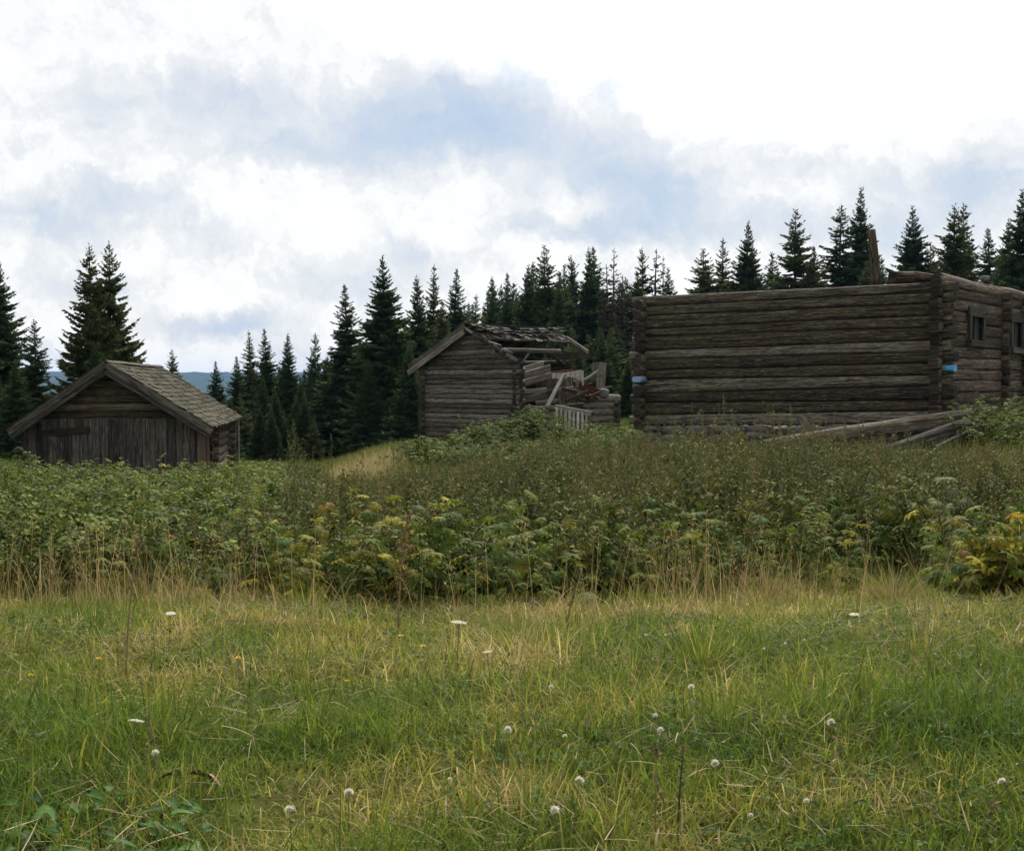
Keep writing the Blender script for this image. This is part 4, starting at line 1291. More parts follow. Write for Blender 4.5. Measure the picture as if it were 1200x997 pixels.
# feathery panicles
m = RNG.random(n) < .12
xx, yy = X[m], Y[m]; q = len(xx)
hh_ = RNG.uniform(.28, .52, q); az = RNG.uniform(0, 6.28, q); l0 = np.abs(RNG.normal(.1, .08, q))
D_.blades(P3(xx, yy), hh_, az, l0, np.full(q, .25), np.full(q, .0022), rnd3(q), 4, shape=6)
tipr = hh_ * np.sin(l0 + .12); tipz = hh_ * np.cos(l0 + .12)
tp = P3(xx, yy); tp[:, 0] += tipr * np.cos(az); tp[:, 1] += tipr * np.sin(az); tp[:, 2] += tipz
for j in range(9):
    o = tp + np.stack([RNG.normal(0, .006, q), RNG.normal(0, .006, q), -j * .013 - .01 + RNG.normal(0, .004, q)], 1)
    d = np.stack([RNG.normal(0, 1, q), RNG.normal(0, 1, q), RNG.uniform(.4, 1.6, q)], 1)
    D_.inst(NEEDLE, o, d, RNG.normal(0, 1, (q, 3)), RNG.uniform(.018, .035, q), .004, .004, rnd3(q, RNG.uniform(.4, 1, q)))
tag(D_.build('dry_grass', M['tan']), 'tall tan grass gone to seed along the front of the weeds', 'grass', None, 'stuff')

# --- rough grass beyond (banks, slope by the cabin, hummock)
B_ = Bag()
X, Y = field(150000, -.55, .55, 8, 46)
px = pxu(X, Y)
k = ~inside(X, Y)
hum = np.exp(-((px - 425) / 60) ** 2 - ((Y - 31) / 8) ** 2)
rs = (px > 1010) & (Y < 24)
weed = (px > 450) & (Y < 23) & (px < np.interp(Y, [8, 12, 16, 20, 23], [1300, 1230, 1130, 1060, 990]))
k &= ~((px > 720) & (px < 1090) & (Y > 17) & (Y < 26) & (RNG.random(len(X)) < .75))
k &= RNG.random(len(X)) < np.where(weed, .10, np.clip(.40 + hum + rs * .8 + .5 * (Y > 22), 0, 1))
X = X[k]; Y = Y[k]; px = px[k]; hum = hum[k]; rs = rs[k]; n = len(X)
dry = .40 + .5 * (fbm(X * .5, Y * .5, 111) - .5) + .68 * hum + .16 * rs + RNG.normal(0, .15, n)
B_.blades(P3(X, Y, -.02), RNG.uniform(.2, .42, n) * (1 + .3 * rs), RNG.uniform(0, 6.28, n), np.abs(RNG.normal(.12, .18, n)), np.abs(RNG.normal(.6, .4, n)), RNG.uniform(.005, .010, n) * np.interp(Y, [8, 40], [.8, 2.2]), rnd3(n, dry), 3)
tag(B_.build('rough_grass', M['rough']), 'rough uncut grass on the ground between and around the huts', 'grass', None, 'stuff')


# --- plant species
def hdir(a, z): return np.stack([np.cos(a), np.sin(a), np.broadcast_to(z, a.shape)], 1)


def up_of(n, s=.3): return np.stack([RNG.normal(0, s, n), RNG.normal(0, s, n), np.ones(n)], 1)


def stems(B, P, h, az, lean, tone, w=.005, mi=1, seg=3):
    n = len(P)
    B.blades(P, h, az, lean * .5, lean, np.full(n, w), rnd3(n, tone), seg, mi=mi, tip=.35, shape=3)
    def point(t):
        ph = lean[:, None] * .5 + lean[:, None] * np.linspace(0, 1, 12)[None]
        # integrate to t
        st = 12; idx = int(round(t * (st - 1)))
        f = np.maximum(idx, 0)
        r = (np.sin(ph[:, :f + 1]).sum(1)) * h * t / (f + 1); z = (np.cos(ph[:, :f + 1]).sum(1)) * h * t / (f + 1)
        o = P.copy(); o[:, 0] += r * np.cos(az); o[:, 1] += r * np.sin(az); o[:, 2] += z
        return o
    return point


def cap(X, Y, h):
    p = pxu(X, Y)
    slope = np.interp(p, [-100, 330, 400, 520, 620, 760, 1000, 1100, 1250], [.052, .055, .074, .066, .050, .041, .046, .052, .052])
    room = .85 - slope * Y - terrain(X, Y)
    far = (Y > 28)
    lim = np.maximum(room, .12) * RNG.uniform(.5, 1.0, len(h)) * (.5 + 1.0 * fbm(X * .75 + 50, Y * .45, 201))
    return np.where(far, h, np.minimum(h, lim))


def low_near_cabin(X, Y):
    p = pxu(X, Y)
    return 1 - .45 * np.clip((Y - 23) / 3, 0, 1) * np.clip((p - 420) / 200, .3, 1)


def nettles(B, X, Y, hmin, hmax, nodes=9, leaf=.075, tpl=OVATE, seeds=True, tone0=.35, seedtone=.5, droop=-.35, green=None):
    # plants gather in clumps of their own height
    cell = 1.05
    cx_ = np.floor(X / cell); cy_ = np.floor(Y / cell)
    pull = RNG.uniform(.1, .75, len(X))
    X = X + (cx_ * cell + cell * _h(cx_, cy_, 301) - X) * pull; Y = Y + (cy_ * cell + cell * _h(cx_, cy_, 302) - Y) * pull
    P = P3(X, Y, -.02); n = len(P)
    if n == 0: return
    h = RNG.uniform(hmin, hmax, n) * (.45 + .85 * _h(cx_, cy_, 303)) * (.6 + .7 * fbm(X * .9, Y * .9, 131)) * low_near_cabin(X, Y) * np.interp(Y - edge(X, Y), [0, .5, 2.2], [.55, .75, 1.0])
    h = cap(X, Y, h)
    az = RNG.uniform(0, 6.28, n); lean = np.abs(RNG.normal(.08, .1, n))
    tone = np.clip(tone0 + .5 * (fbm(X * .6, Y * .6, 137) - .5) + .4 * (_h(cx_, cy_, 304) - .5) + RNG.normal(0, .1, n), 0, 1)
    pt = stems(B, P, h, az, lean, tone)
    sp = RNG.uniform(0, 6.28, n)
    for k in range(nodes):
        t = .18 + .80 * k / (nodes - 1)
        o = pt(t); big = leaf * (1.1 - .62 * t) * RNG.uniform(.7, 1.3, n)
        for q in (0, math.pi):
            a = sp + k * 1.57 + q + RNG.normal(0, .25, n)
            B.inst(tpl, o, hdir(a, droop + .5 * t + RNG.normal(0, .25, n)), up_of(n, .4), big, big * RNG.uniform(.75, 1.1, n), big, rnd3(n, tone + RNG.normal(0, .12, n)))
    if seeds:
        for k in range(16):
            t = .66 + .36 * RNG.random()
            o = pt(min(t, 1.0)); o[:, 2] += (t > 1) * .03
            o = o + RNG.normal(0, .012, (n, 3))
            d = np.stack([RNG.normal(0, 1, n), RNG.normal(0, 1, n), RNG.normal(.1, .7, n)], 1)
            B.inst(NEEDLE, o, d, RNG.normal(0, 1, (n, 3)), RNG.uniform(.015, .04, n), RNG.uniform(.006, .013, n), .01, rnd3(n, seedtone + RNG.normal(0, .25, n)), mi=2)


def raspberry(B, X, Y, hmin, hmax, leaves=12, size=.15, tone0=.4, free=False):
    P = P3(X, Y, -.02); n = len(P)
    if n == 0: return
    h = RNG.uniform(hmin, hmax, n) * (.4 + 1.0 * fbm(X * .8 + 3, Y * .8, 141)) * (1 - .35 * np.clip((Y - 15) / 5, 0, 1) * (Y < 28))
    if not free: h = cap(X, Y, h)
    az = RNG.uniform(0, 6.28, n); lean = np.abs(RNG.normal(.45, .25, n))
    tone = np.clip(tone0 + .6 * (fbm(X * .55, Y * .55, 147) - .5) + RNG.normal(0, .12, n), 0, .93)
    pt = stems(B, P, h, az, lean, tone, .006)
    for k in range(leaves):
        t = .25 + .75 * k / (leaves - 1)
        o = pt(t); a = RNG.uniform(0, 6.28, n); s = size * RNG.uniform(.7, 1.25, n) * (1.1 - .35 * t)
        B.inst(PINNATE, o, hdir(a, RNG.normal(.12, .3, n)), up_of(n, .35), s, s, s, rnd3(n, tone + RNG.normal(0, .10, n) + .08 * (t > .8)))


def lobed(B, P, h, leaves, size, tone, lean0=.25, droop=-.3, mi=0, tpl=PALMATE, tmin=.35, stem_mi=1):
    n = len(P)
    if n == 0: return
    az = RNG.uniform(0, 6.28, n); lean = np.abs(RNG.normal(lean0, .15, n))
    pt = stems(B, P, h, az, lean, np.full(n, .5), .006, mi=stem_mi)
    for k in range(leaves):
        t = tmin + (1 - tmin) * k / max(1, leaves - 1)
        a = RNG.uniform(0, 6.28, n); s = size * RNG.uniform(.65, 1.25, n)
        o = pt(t); pl = s * RNG.uniform(.5, 1.1, n)
        o2 = o + hdir(a, RNG.uniform(-.1, .5, n)) * pl[:, None]
        dd = o2 - o
        B.inst(NEEDLE, o, dd, RNG.normal(0, 1, (n, 3)), np.linalg.norm(dd, axis=1), .005, .005, rnd3(n, .5), mi=stem_mi)
        B.inst(tpl, o2, hdir(a + RNG.normal(0, .3, n), droop + RNG.normal(0, .3, n)), up_of(n, .35), s, s, s, rnd3(n, tone + RNG.normal(0, .16, n)), mi=mi)


# left bank: raspberry and meadowsweet
Rb = Bag()
X, Y = field(3600, -.56, -.13, 6.4, 26); px = pxu(X, Y)
k = (Y > edge(X, Y)) & ~inside(X, Y, .5) & (px < np.interp(Y, [6, 10, 14, 22, 26], [265, 330, 365, 360, 330]) + RNG.normal(0, 15, len(X)))
X = X[k]; Y = Y[k]
raspberry(Rb, X, Y, .5, 1.15, 15, .135, .42)
# before the ruin
X, Y = field(900, -.10, .115, 29, 36.2); px = pxu(X, Y); k = ~inside(X, Y, .3) & (px > 485) & (px < 770) & ((Y > 33.5) | (RNG.random(len(X)) < .55)); X = X[k]; Y = Y[k]
raspberry(Rb, X, Y, .25, .5, 11, .2, .45)
for cx, cy, rr, cnt in ((590, 33.2, 1.0, 80), (625, 34.2, .9, 90), (560, 32.5, .9, 60), (720, 31, 1.2, 80), (510, 31, .9, 60), (650, 30, 1.0, 60), (540, 28, 1.0, 50), (600, 26, 1.0, 50)):
    g = ground_pt(cx, cy); X = g[0] + RNG.normal(0, rr * .6, cnt); Y = g[1] + RNG.normal(0, rr * .5, cnt)
    k = ~inside(X, Y, .2); hs_ = 1.35 if cy > 33 and cx < 640 else .8
    raspberry(Rb, X[k], Y[k], .6 * hs_, .85 * hs_, 14, .2, .35)
# shrubby green at the cabin's right
g = ground_pt(1185, 22.5); X = g[0] + RNG.normal(.15, .9, 210); Y = g[1] + RNG.normal(0, 1.0, 210); k = ~inside(X, Y, .25) & (pxu(X, Y) > 1135); raspberry(Rb, X[k], Y[k], 1.0, 1.7, 18, .15, .4, True)
tag(Rb.build('raspberry_thicket', [M['rasp'], M['stem']]), 'bright green raspberry thicket in front of the shed and around the huts', 'bushes', None, 'stuff')

# middle bank: nettles gone to seed
Nb = Bag()
X, Y = field(9000, -.26, .56, 6.2, 23.5); px = pxu(X, Y)
left = np.interp(Y, [6, 10, 14, 22, 26], [250, 320, 355, 360, 340])
right = np.interp(Y, [6, 9, 12, 16, 20, 23], [1420, 1400, 1360, 1270, 1170, 1090])
thin = fbm(X * .5 + 8, Y * .5, 151)
gapz = 1.6 * np.exp(-((px - 405) / 50) ** 2 - ((Y - 17) / 6) ** 2)
k = (Y > edge(X, Y) + .05) & ~inside(X, Y, .35) & (px > left + RNG.normal(0, 20, len(X))) & (px < right + RNG.normal(0, 25, len(X))) & (RNG.random(len(X)) < .55 + .8 * thin - gapz)
X = X[k]; Y = Y[k]
sel = RNG.random(len(X))
a = sel < .6
nettles(Nb, X[a], Y[a], .75, 1.2, 13, .085, OVATE, True, .33, .45, -.75)
a = (sel >= .6) & (sel < .88)
nettles(Nb, X[a], Y[a], .8, 1.3, 17, .095, LANCE, True, .48, .7, .45)
a = sel >= .88
nettles(Nb, X[a], Y[a], .95, 1.5, 9, .06, LANCE, True, .8, .8, .2)
X, Y = field(2600, .07, .36, 17.5, 25.5); k = ~inside(X, Y, .25) & (pxu(X, Y) < 1125 - 10 * (Y - 18)) & (RNG.random(len(X)) < .3 + fbm(X * .9, Y * .9, 171)); X = X[k]; Y = Y[k]
sel = RNG.random(len(X)) < .5
nettles(Nb, X[sel], Y[sel], .5, .95, 10, .10, OVATE, True, .4, .6)
nettles(Nb, X[~sel], Y[~sel], .55, 1.05, 12, .10, LANCE, True, .65, .8, .1)
# sparse shorter weeds on the right slope and far strip
X, Y = field(3400, -.14, .5, 17, 33); k = ~inside(X, Y, .4) & ((pxu(X, Y) > 485) | (Y < 21)); X = X[k]; Y = Y[k]
sel = RNG.random(len(X)) < .5
nettles(Nb, X[sel], Y[sel], .3, .75, 8, .11, OVATE, True, .42, .6)
nettles(Nb, X[~sel], Y[~sel], .3, .7, 10, .12, LANCE, True, .6, .7, .1)
tag(Nb.build('nettle_thicket', [M['nettle'], M['stem'], M['seed']]), 'dense dark nettles and willowherb gone to seed filling the middle ground', 'weeds', None, 'stuff')

def spikes(B, X, Y, h, tone):
    P = P3(X, Y, -.02); n = len(P); az = RNG.uniform(0, 6.28, n); lean = np.abs(RNG.normal(.05, .08, n))
    pt = stems(B, P, h, az, lean, tone, .007)
    for k in range(34):
        t = .45 + .55 * (k + RNG.random()) / 34
        o = pt(t) + RNG.normal(0, .016, (n, 3)) * np.array([1, 1, .8]) * (1.4 - t)
        d = np.stack([RNG.normal(0, .6, n), RNG.normal(0, .6, n), RNG.uniform(.2, 1.4, n)], 1)
        B.inst(NEEDLE, o, d, RNG.normal(0, 1, (n, 3)), RNG.uniform(.02, .05, n), RNG.uniform(.008, .016, n), .01, rnd3(n, tone + RNG.normal(0, .2, n)), mi=2)


Sb = Bag()
X, Y = field(2600, -.2, .38, 6.6, 23); px = pxu(X, Y)
k = (Y > edge(X, Y) + .3) & ~inside(X, Y, .3) & (px > 330) & (RNG.random(len(X)) < np.clip(2.6 * fbm(X * .7, Y * .7, 191) - .8, .05, 1)); X = X[k]; Y = Y[k]
hh_ = np.ones(len(X)) * 2; hh_ = cap(X, Y, hh_) * RNG.uniform(.95, 1.25, len(X)) + RNG.uniform(.0, .2, len(X))
hh_ = np.clip(hh_, .3, 1.35) * np.interp(Y - edge(X, Y), [0, 1.5], [.7, 1])
spikes(Sb, X, Y, hh_, np.clip(RNG.normal(.42, .22, len(X)), 0, 1))
tag(Sb.build('seed_spikes', [M['nettle'], M['stem'], M['seed']]), 'brownish upright seed spikes standing up out of the nettles', 'weeds', None, 'stuff')

# front rim: lobed leaves
Pb = Bag()
X, Y = field(2600, -.52, .5, 5.8, 10.5); px = pxu(X, Y); e = edge(X, Y)
dd_ = Y - e
pr = np.exp(-((px - 500) / 230) ** 2) * .9 + np.exp(-((px - 940) / 190) ** 2) * .5 + .1
k = (dd_ > -.12) & (dd_ < 1.5) & (RNG.random(len(X)) < pr * np.where(dd_ < .8, 1, .5)); X = X[k]; Y = Y[k]; px = px[k]
tone = np.clip(.34 + .22 * np.exp(-((px - 380) / 120) ** 2) + .45 * (fbm(X * 1.1, Y * 1.1, 161) - .5) + RNG.normal(0, .10, len(X)), 0, .98)
lobed(Pb, P3(X, Y, -.02), RNG.uniform(.15, .62, len(X)), 8, .058, tone, .35, -.2)
tag(Pb.build('lobed_leaf_undergrowth', [M['palm'], M['stem']]), 'dark lobed leaves with some yellowing along the front rim of the weeds', 'undergrowth', None, 'stuff')


# --- individual plants
def lone(name, px, Y, label, mats, fn, cat='plant', group=None):
    g = ground_pt(px, Y)
    root = empty(name, g, label, cat, group)
    B = Bag(); fn(B, g)
    V = np.concatenate(B.V); T = np.concatenate(B.T); A = np.concatenate(B.A); mi = np.concatenate(B.M)
    if name.endswith(('stalk', 'stem')):
        bpy.data.objects.remove(root)
        o = link_mesh(name, tri_mesh(name, V - g, T, A, mi), [M[m] for _, m in mats], None, tuple(g))
        return tag(o, label, cat, group)
    for i, (pn, mt) in enumerate(mats):
        s = mi == i
        if not s.any(): continue
        t = T[s]; u, inv = np.unique(t, return_inverse=True)
        me = tri_mesh(pn, V[u] - g, inv.reshape(-1, 3), A[u]); link_mesh(pn, me, M[mt], root)
    return root


def around(g, n, r):
    a = RNG.uniform(0, 6.28, n); q = r * np.sqrt(RNG.random(n)); X = g[0] + q * np.cos(a); Y = g[1] + q * np.sin(a)
    return P3(X, Y, -.02)


def yellow_clump(B, g):
    P = around(g, 26, .26); lobed(B, P, RNG.uniform(.25, .56, 26), 7, .08, RNG.uniform(.15, .82, 26), .35, mi=3)
    P = around(g - np.array([.12, .1, 0]), 9, .2); lobed(B, P, RNG.uniform(.2, .5, 9), 8, .07, RNG.uniform(.2, .75, 9), .4)
    P = around(g, 18, .2); lobed(B, P, RNG.uniform(.1, .25, 18), 5, .06, np.full(18, .5), .4, -.9, mi=2)


lone('yellow_leafed_plant', 1185, 6.55, 'half green half yellow plant with lobed leaves cut by the right edge of the photo', [('yellow_leaves', 'palm_y'), ('stem', 'stem_dry'), ('dead_leaves', 'deadleaf'), ('leaves', 'palm')], yellow_clump)


def pale_plant(k, h0, h1, size, r, tone=.5):
    def f(B, g):
        P = around(g, k, r); lobed(B, P, RNG.uniform(h0, h1, k), 6, size, np.full(k, tone), .3, -.15)
    return f


lone('pale_leafed_plant', 1095, 8.9, 'pale green lobed plant rising from the weeds in the right part of the thicket', [('leaves', 'palm_pale'), ('stem', 'stem')], pale_plant(8, .4, .68, .10, .22))
lone('pale_leafed_plant', 560, 6.9, 'plant with two whitish drooping leaves in the middle of the weed rim', [('leaves', 'palm_pale'), ('stem', 'stem')], pale_plant(4, .36, .52, .085, .12, .6))
lone('yellow_leafed_plant', 320, 6.35, 'low yellow leaved plant at the left end of the weed rim', [('leaves', 'palm_y'), ('stem', 'stem_dry')], pale_plant(5, .12, .28, .075, .15, .45))
lone('yellow_leafed_plant', 415, 6.5, 'yellow tipped leafy plant left of the rusty seed stalk', [('leaves', 'palm_y'), ('stem', 'stem_dry')], pale_plant(4, .25, .42, .08, .12, .25))
lone('large_leaf_plant', 640, 6.9, 'dark green plant with broad lobed leaves at the centre of the weed rim', [('leaves', 'palm'), ('stem', 'stem')], pale_plant(9, .25, .5, .075, .25, .4))
lone('thistle_leaf', 655, 6.15, 'low grey green jagged leaf rosette at the meadow edge', [('leaves', 'palm_pale'), ('stem', 'stem')], pale_plant(2, .06, .1, .07, .05, .1))


def dock(H, n, r0, lean=.04, z0=.45):
    def f(B, g):
        az = RNG.random() * 6.28
        zs = np.linspace(0, H, 8)
        pts = np.stack([g[0] + np.cos(az) * lean * (zs / H) ** 2, g[1] + np.sin(az) * lean * (zs / H) ** 2, g[2] + zs], 1)
        B.tube(pts, np.linspace(.0042, .0022, 8) * (.55 if n < 30 else 1), (.5, .5, .5), 5, mi=1)
        t = z0 + (1 - z0) * RNG.random(n) ** .9
        o = np.stack([np.interp(t * H, zs, pts[:, k]) for k in range(3)], 1) + RNG.normal(0, r0, (n, 3)) * np.array([1, 1, .6]) * (1.25 - t)[:, None] * 1.6
        B.inst(NEEDLE, o, RNG.normal(0, 1, (n, 3)), RNG.normal(0, 1, (n, 3)), RNG.uniform(.006, .014, n), RNG.uniform(.004, .009, n), .006, rnd3(n, RNG.uniform(.45, 1, n)), mi=0)
    return f


def lone_stalk(px, ybase, ytip, label, n=260, r0=.010, z0=.45, name='seed_stalk', mats=(('seeds', 'seed'), ('stem', 'stem_dry')), group='tall seed stalks', lean=.04):
    # ground distance at which a base shows at ybase
    Ys = np.linspace(1.5, 24, 1200); X = (px - 600) / FPX * Ys
    zz = terrain(X, Ys); yb = 498.5 - FPX * ((zz - .85) * math.cos(PITCH) + Ys * math.sin(PITCH)) / (Ys * math.cos(PITCH) - (zz - .85) * math.sin(PITCH))
    Y = float(Ys[np.argmin(abs(yb - ybase))])
    H = at(px, ytip, Y)[2] - ground_pt(px, Y)[2]
    return lone(name, px, Y, label, list(mats), dock(H, n, r0, lean, z0), 'plant', group)


lone_stalk(466, 742, 600, 'rust coloured dock stalk standing tall in front of the weeds', 520, .013, .35, mats=(('seeds', 'rust'), ('stem', 'stem_dry')), name='dock_stalk', lean=.08)
lone_stalk(145, 800, 636, 'straight straw stalk standing tallest in the tan grass at the left', 60, .004, .9)
lone_stalk(178, 690, 612, 'thin bent stalk before the green thicket at the left', 60, .006, .8, lean=.12)
lone_stalk(90, 700, 640, 'thin stalk near the left edge before the green thicket', 60, .006, .8, lean=.1)
lone_stalk(664, 745, 690, 'dark thin seed stalk at the meadow edge right of centre', 90, .005, .6)
lone_stalk(770, 985, 872, 'brown rush stem rising from the grass at the bottom, the left of two', 26, .003, .9, mats=(('seeds', 'seed'), ('stem', 'stem_dry')), name='rush_stem', lean=.01)
lone_stalk(797, 985, 876, 'dark green rush stem rising from the grass at the bottom, the right of two', 8, .002, .95, mats=(('seeds', 'seed'), ('stem', 'stem_dark')), name='rush_stem', lean=.01)
lone_stalk(783, 985, 925, 'short snapped reddish stem between the two rush stems', 6, .002, .95, mats=(('seeds', 'rust'), ('stem', 'stem_dry')), name='rush_stem', lean=.01)
lone_stalk(182, 925, 842, 'pale straw stalk below the white yarrow', 20, .004, .5, lean=.02)
lone_stalk(1158, 985, 940, 'short brown stalk in the grass near the bottom right', 20, .004, .8, lean=.02)
for i, (px, Y, H) in enumerate([(848, 21, 1.35), (857, 20, 1.15), (843, 19, 1.0), (790, 21, .95), (762, 20, 1.0), (905, 21.5, 1.0), (930, 21.5, 1.1), (884, 22, .95), (975, 22, .9), (1035, 20, .8), (820, 17, .85), (700, 22, .9), (776, 20.5, .85), (801, 20, .8), (812, 21, .95), (835, 20.5, .9), (862, 21, .95), (872, 20, .8), (893, 21, .85), (915, 20.5, .95), (922, 21, .8), (945, 20, .85), (958, 20.5, .9), (990, 20, .8), (1008, 19.5, .85), (735, 21, .9), (745, 20, .85), (826, 21, 1.0)]):
    lone('willowherb_stalk', px, Y, ['tallest tan willowherb stalk standing before the middle of the cabin wall', 'tan willowherb stalk beside the tallest one'][i] if i < 2 else 'brown willowherb stalk gone to seed standing in front of the cabin',
         [('seeds', 'seed'), ('stem', 'stem_dry')], dock(H, 520, .026, .06, .25), 'plant', 'willowherb stalks before the cabin')


# broad leaved plant bottom left
def broad(B, g):
    for k in range(150):
        a = RNG.uniform(0, 6.28); P = around(g, 1, .21)
        L = RNG.uniform(.03, .066)
        B.inst(BROAD, P + [[0, 0, RNG.uniform(.02, .08)]], hdir(np.array([a]), RNG.uniform(-.1, .5)), up_of(1, .3), np.array([L]), np.array([L * 1.1]), np.array([L]), rnd3(1), mi=0)
    P = around(g, 16, .2)
    B.blades(P, RNG.uniform(.06, .14, 16), RNG.uniform(0, 6.28, 16), np.full(16, .2), np.full(16, .4), np.full(16, .004), rnd3(16), 3, mi=1)
    P = around(g, 240, .3)
    B.blades(P, RNG.uniform(.08, .2, 240), RNG.uniform(0, 6.28, 240), np.abs(RNG.normal(.2, .3, 240)), np.abs(RNG.normal(.8, .5, 240)), RNG.uniform(.002, .004, 240), rnd3(240, RNG.uniform(0, .6, 240)), 4, mi=2)


lone('broad_leafed_plant', 105, 2.32, 'low plant with broad bright green leaves in the bottom left corner', [('leaves', 'broad'), ('stem', 'stem'), ('grass', 'grass')], broad)


def yellow_shoot(B, g):
    for dx, H, dy in ((0, .13, 0), (.02, .11, .01), (-.018, .09, .0)):
        P = P3(np.array([g[0] + dx]), np.array([g[1] + dy]), .02)
        B.blades(P, np.array([H]), np.array([.3 + dx * 20]), np.array([.05]), np.array([.4]), np.array([.008]), rnd3(1, .5), 4)


lone('yellow_shoot', 98, 2.75, 'upright yellow green shoot behind the broad leaves at the bottom left', [('leaves', 'palm_y')], yellow_shoot)


def tuft(B, g):
    n = 260; rr = np.abs(RNG.normal(0, .06, n)); a = RNG.uniform(0, 6.28, n)
    P = P3(g[0] + rr * np.cos(a), g[1] + rr * np.sin(a), -.01)
    B.blades(P, RNG.uniform(.12, .34, n) * np.interp(g[1], [3, 6], [.6, 1]), a, np.abs(RNG.normal(.15, .2, n)) + rr * 3, np.abs(RNG.normal(.7, .4, n)), RNG.uniform(.0025, .0045, n), rnd3(n, RNG.uniform(.1, .75, n)), 5)


lone('grass_tussock', 1048, 6.6, 'thick yellow green grass tussock at the right meadow edge', [('blades', 'tan')], tuft, 'grass', 'grass tussocks in the meadow')
lone('grass_tussock', 826, 4.0, 'small dense grass tussock in the middle of the meadow right of centre', [('blades', 'grass')], tuft, 'grass', 'grass tussocks in the meadow')
lone('grass_tussock', 905, 6.9, 'pale tan grass tussock below the cabin at the meadow edge', [('blades', 'tan')], tuft, 'grass', 'grass tussocks in the meadow')


# rowan sapling behind the cabin wall
def sapling(B, g):
    for k in range(9):
        a = RNG.uniform(0, 6.28); H = 3.35 + RNG.normal(0, .2)
        zs = np.linspace(0, H, 6); pts = np.stack([g[0] + np.cos(a) * .06 * zs, g[1] + np.sin(a) * .06 * zs, g[2] + zs], 1)
        B.tube(pts, np.linspace(.02, .006, 6), (.5, .5, .5), 5, mi=1)
        n = 26; t = RNG.uniform(.55, 1, n); o = np.stack([np.interp(t * H, zs, pts[:, q]) for q in range(3)], 1)
        aa = RNG.uniform(0, 6.28, n)
        B.inst(PINNATE, o, hdir(aa, RNG.normal(.3, .3, n)), up_of(n), .34, .3, .3, rnd3(n, RNG.uniform(.6, .95, n)))


lone('rowan_sapling', 965, 34, 'bright green sapling whose top leaves just show over the cabin wall', [('leaves', 'rasp'), ('trunk', 'bark')], sapling, 'tree')

# --- flowers
def clover_mesh():
    B = Bag(); n = 54
    i = np.arange(n); ph = np.arccos(1 - 2 * (i + .5) / n * .86); th = i * 2.399
    d = np.stack([np.sin(ph) * np.cos(th), np.sin(ph) * np.sin(th), np.cos(ph)], 1)
    B.inst(OVATE, d * .002, d + np.array([0, 0, .35]), RNG.normal(0, 1, (n, 3)), RNG.uniform(.0095, .0125, n), .008, .006, rnd3(n))
    me = tri_mesh('flower_head', np.concatenate(B.V), np.concatenate(B.T), np.concatenate(B.A)); me.materials.append(M['petal'])
    S_ = Bag(); zs = np.linspace(-.12, 0, 4); S_.tube(np.stack([zs * 0, (zs + .12) * .08 - .0096, zs], 1), .0011, (.5, .5, .5), 5)
    ms = tri_mesh('stem', np.concatenate(S_.V), np.concatenate(S_.T), np.concatenate(S_.A)); ms.materials.append(M['stem'])
    return [('flower_head', me), ('stem', ms)]


def yarrow_mesh(mat='petal', rr=.028):
    B = Bag(); n = 60
    a = np.arange(n) * 2.399; q = rr * np.sqrt(np.arange(n) / n)
    for j in range(n):
        c = np.array([[q[j] * math.cos(a[j]), q[j] * math.sin(a[j]), -q[j] ** 2 * 6 + RNG.normal(0, .001)]])
        for p in range(5):
            an = p * 1.257 + a[j]
            B.inst(OVATE, c, hdir(np.array([an]), .15), np.array([[0, 0, 1.]]), .0042, .006, .004, rnd3(1))
    me = tri_mesh('flower_head', np.concatenate(B.V), np.concatenate(B.T), np.concatenate(B.A)); me.materials.append(M[mat])
    S_ = Bag(); zs = np.linspace(-.22, -.004, 5); S_.tube(np.stack([zs * 0, zs * .05, zs], 1), .0014, (.5, .5, .5), 5)
    for p in range(7):
        an = p * .9; S_.tube(np.array([[0, 0, -.03], [.018 * math.cos(an), .018 * math.sin(an), -.006]]), .0006, (.5, .5, .5), 4)
    ms = tri_mesh('stem', np.concatenate(S_.V), np.concatenate(S_.T), np.concatenate(S_.A)); ms.materials.append(M['stem'])
    return [('flower_head', me), ('stem', ms)]


def hawkbit_mesh():
    B = Bag(); n = 34
    a = np.arange(n) * 2.399; el = np.linspace(.1, 1.3, n)
    B.inst(LANCE, np.zeros((n, 3)), np.stack([np.cos(a) * np.cos(el), np.sin(a) * np.cos(el), np.sin(el)], 1), np.tile([[0, 0, 1.]], (n, 1)), np.linspace(.013, .007, n), .014, .008, rnd3(n))
    me = tri_mesh('flower_head', np.concatenate(B.V), np.concatenate(B.T), np.concatenate(B.A)); me.materials.append(M['petal_y'])
    S_ = Bag(); zs = np.linspace(-.2, 0, 4); S_.tube(np.stack([zs * .1, zs * 0, zs], 1), .0011, (.5, .5, .5), 5)
    ms = tri_mesh('stem', np.concatenate(S_.V), np.concatenate(S_.T), np.concatenate(S_.A)); ms.materials.append(M['stem'])
    return [('flower_head', me), ('stem', ms)]


CL, YA, HB = clover_mesh(), yarrow_mesh(), hawkbit_mesh()


def dist_for(px, py, hgt):
    Ys = np.linspace(1.4, 12, 2000); X = (px - 600) / FPX * Ys
    zz = terrain(X, Ys) + hgt
    yb = 498.5 - FPX * ((zz - .85) * math.cos(PITCH) + Ys * math.sin(PITCH)) / (Ys * math.cos(PITCH) - (zz - .85) * math.sin(PITCH))
    return float(Ys[np.argmin(abs(yb - py))])


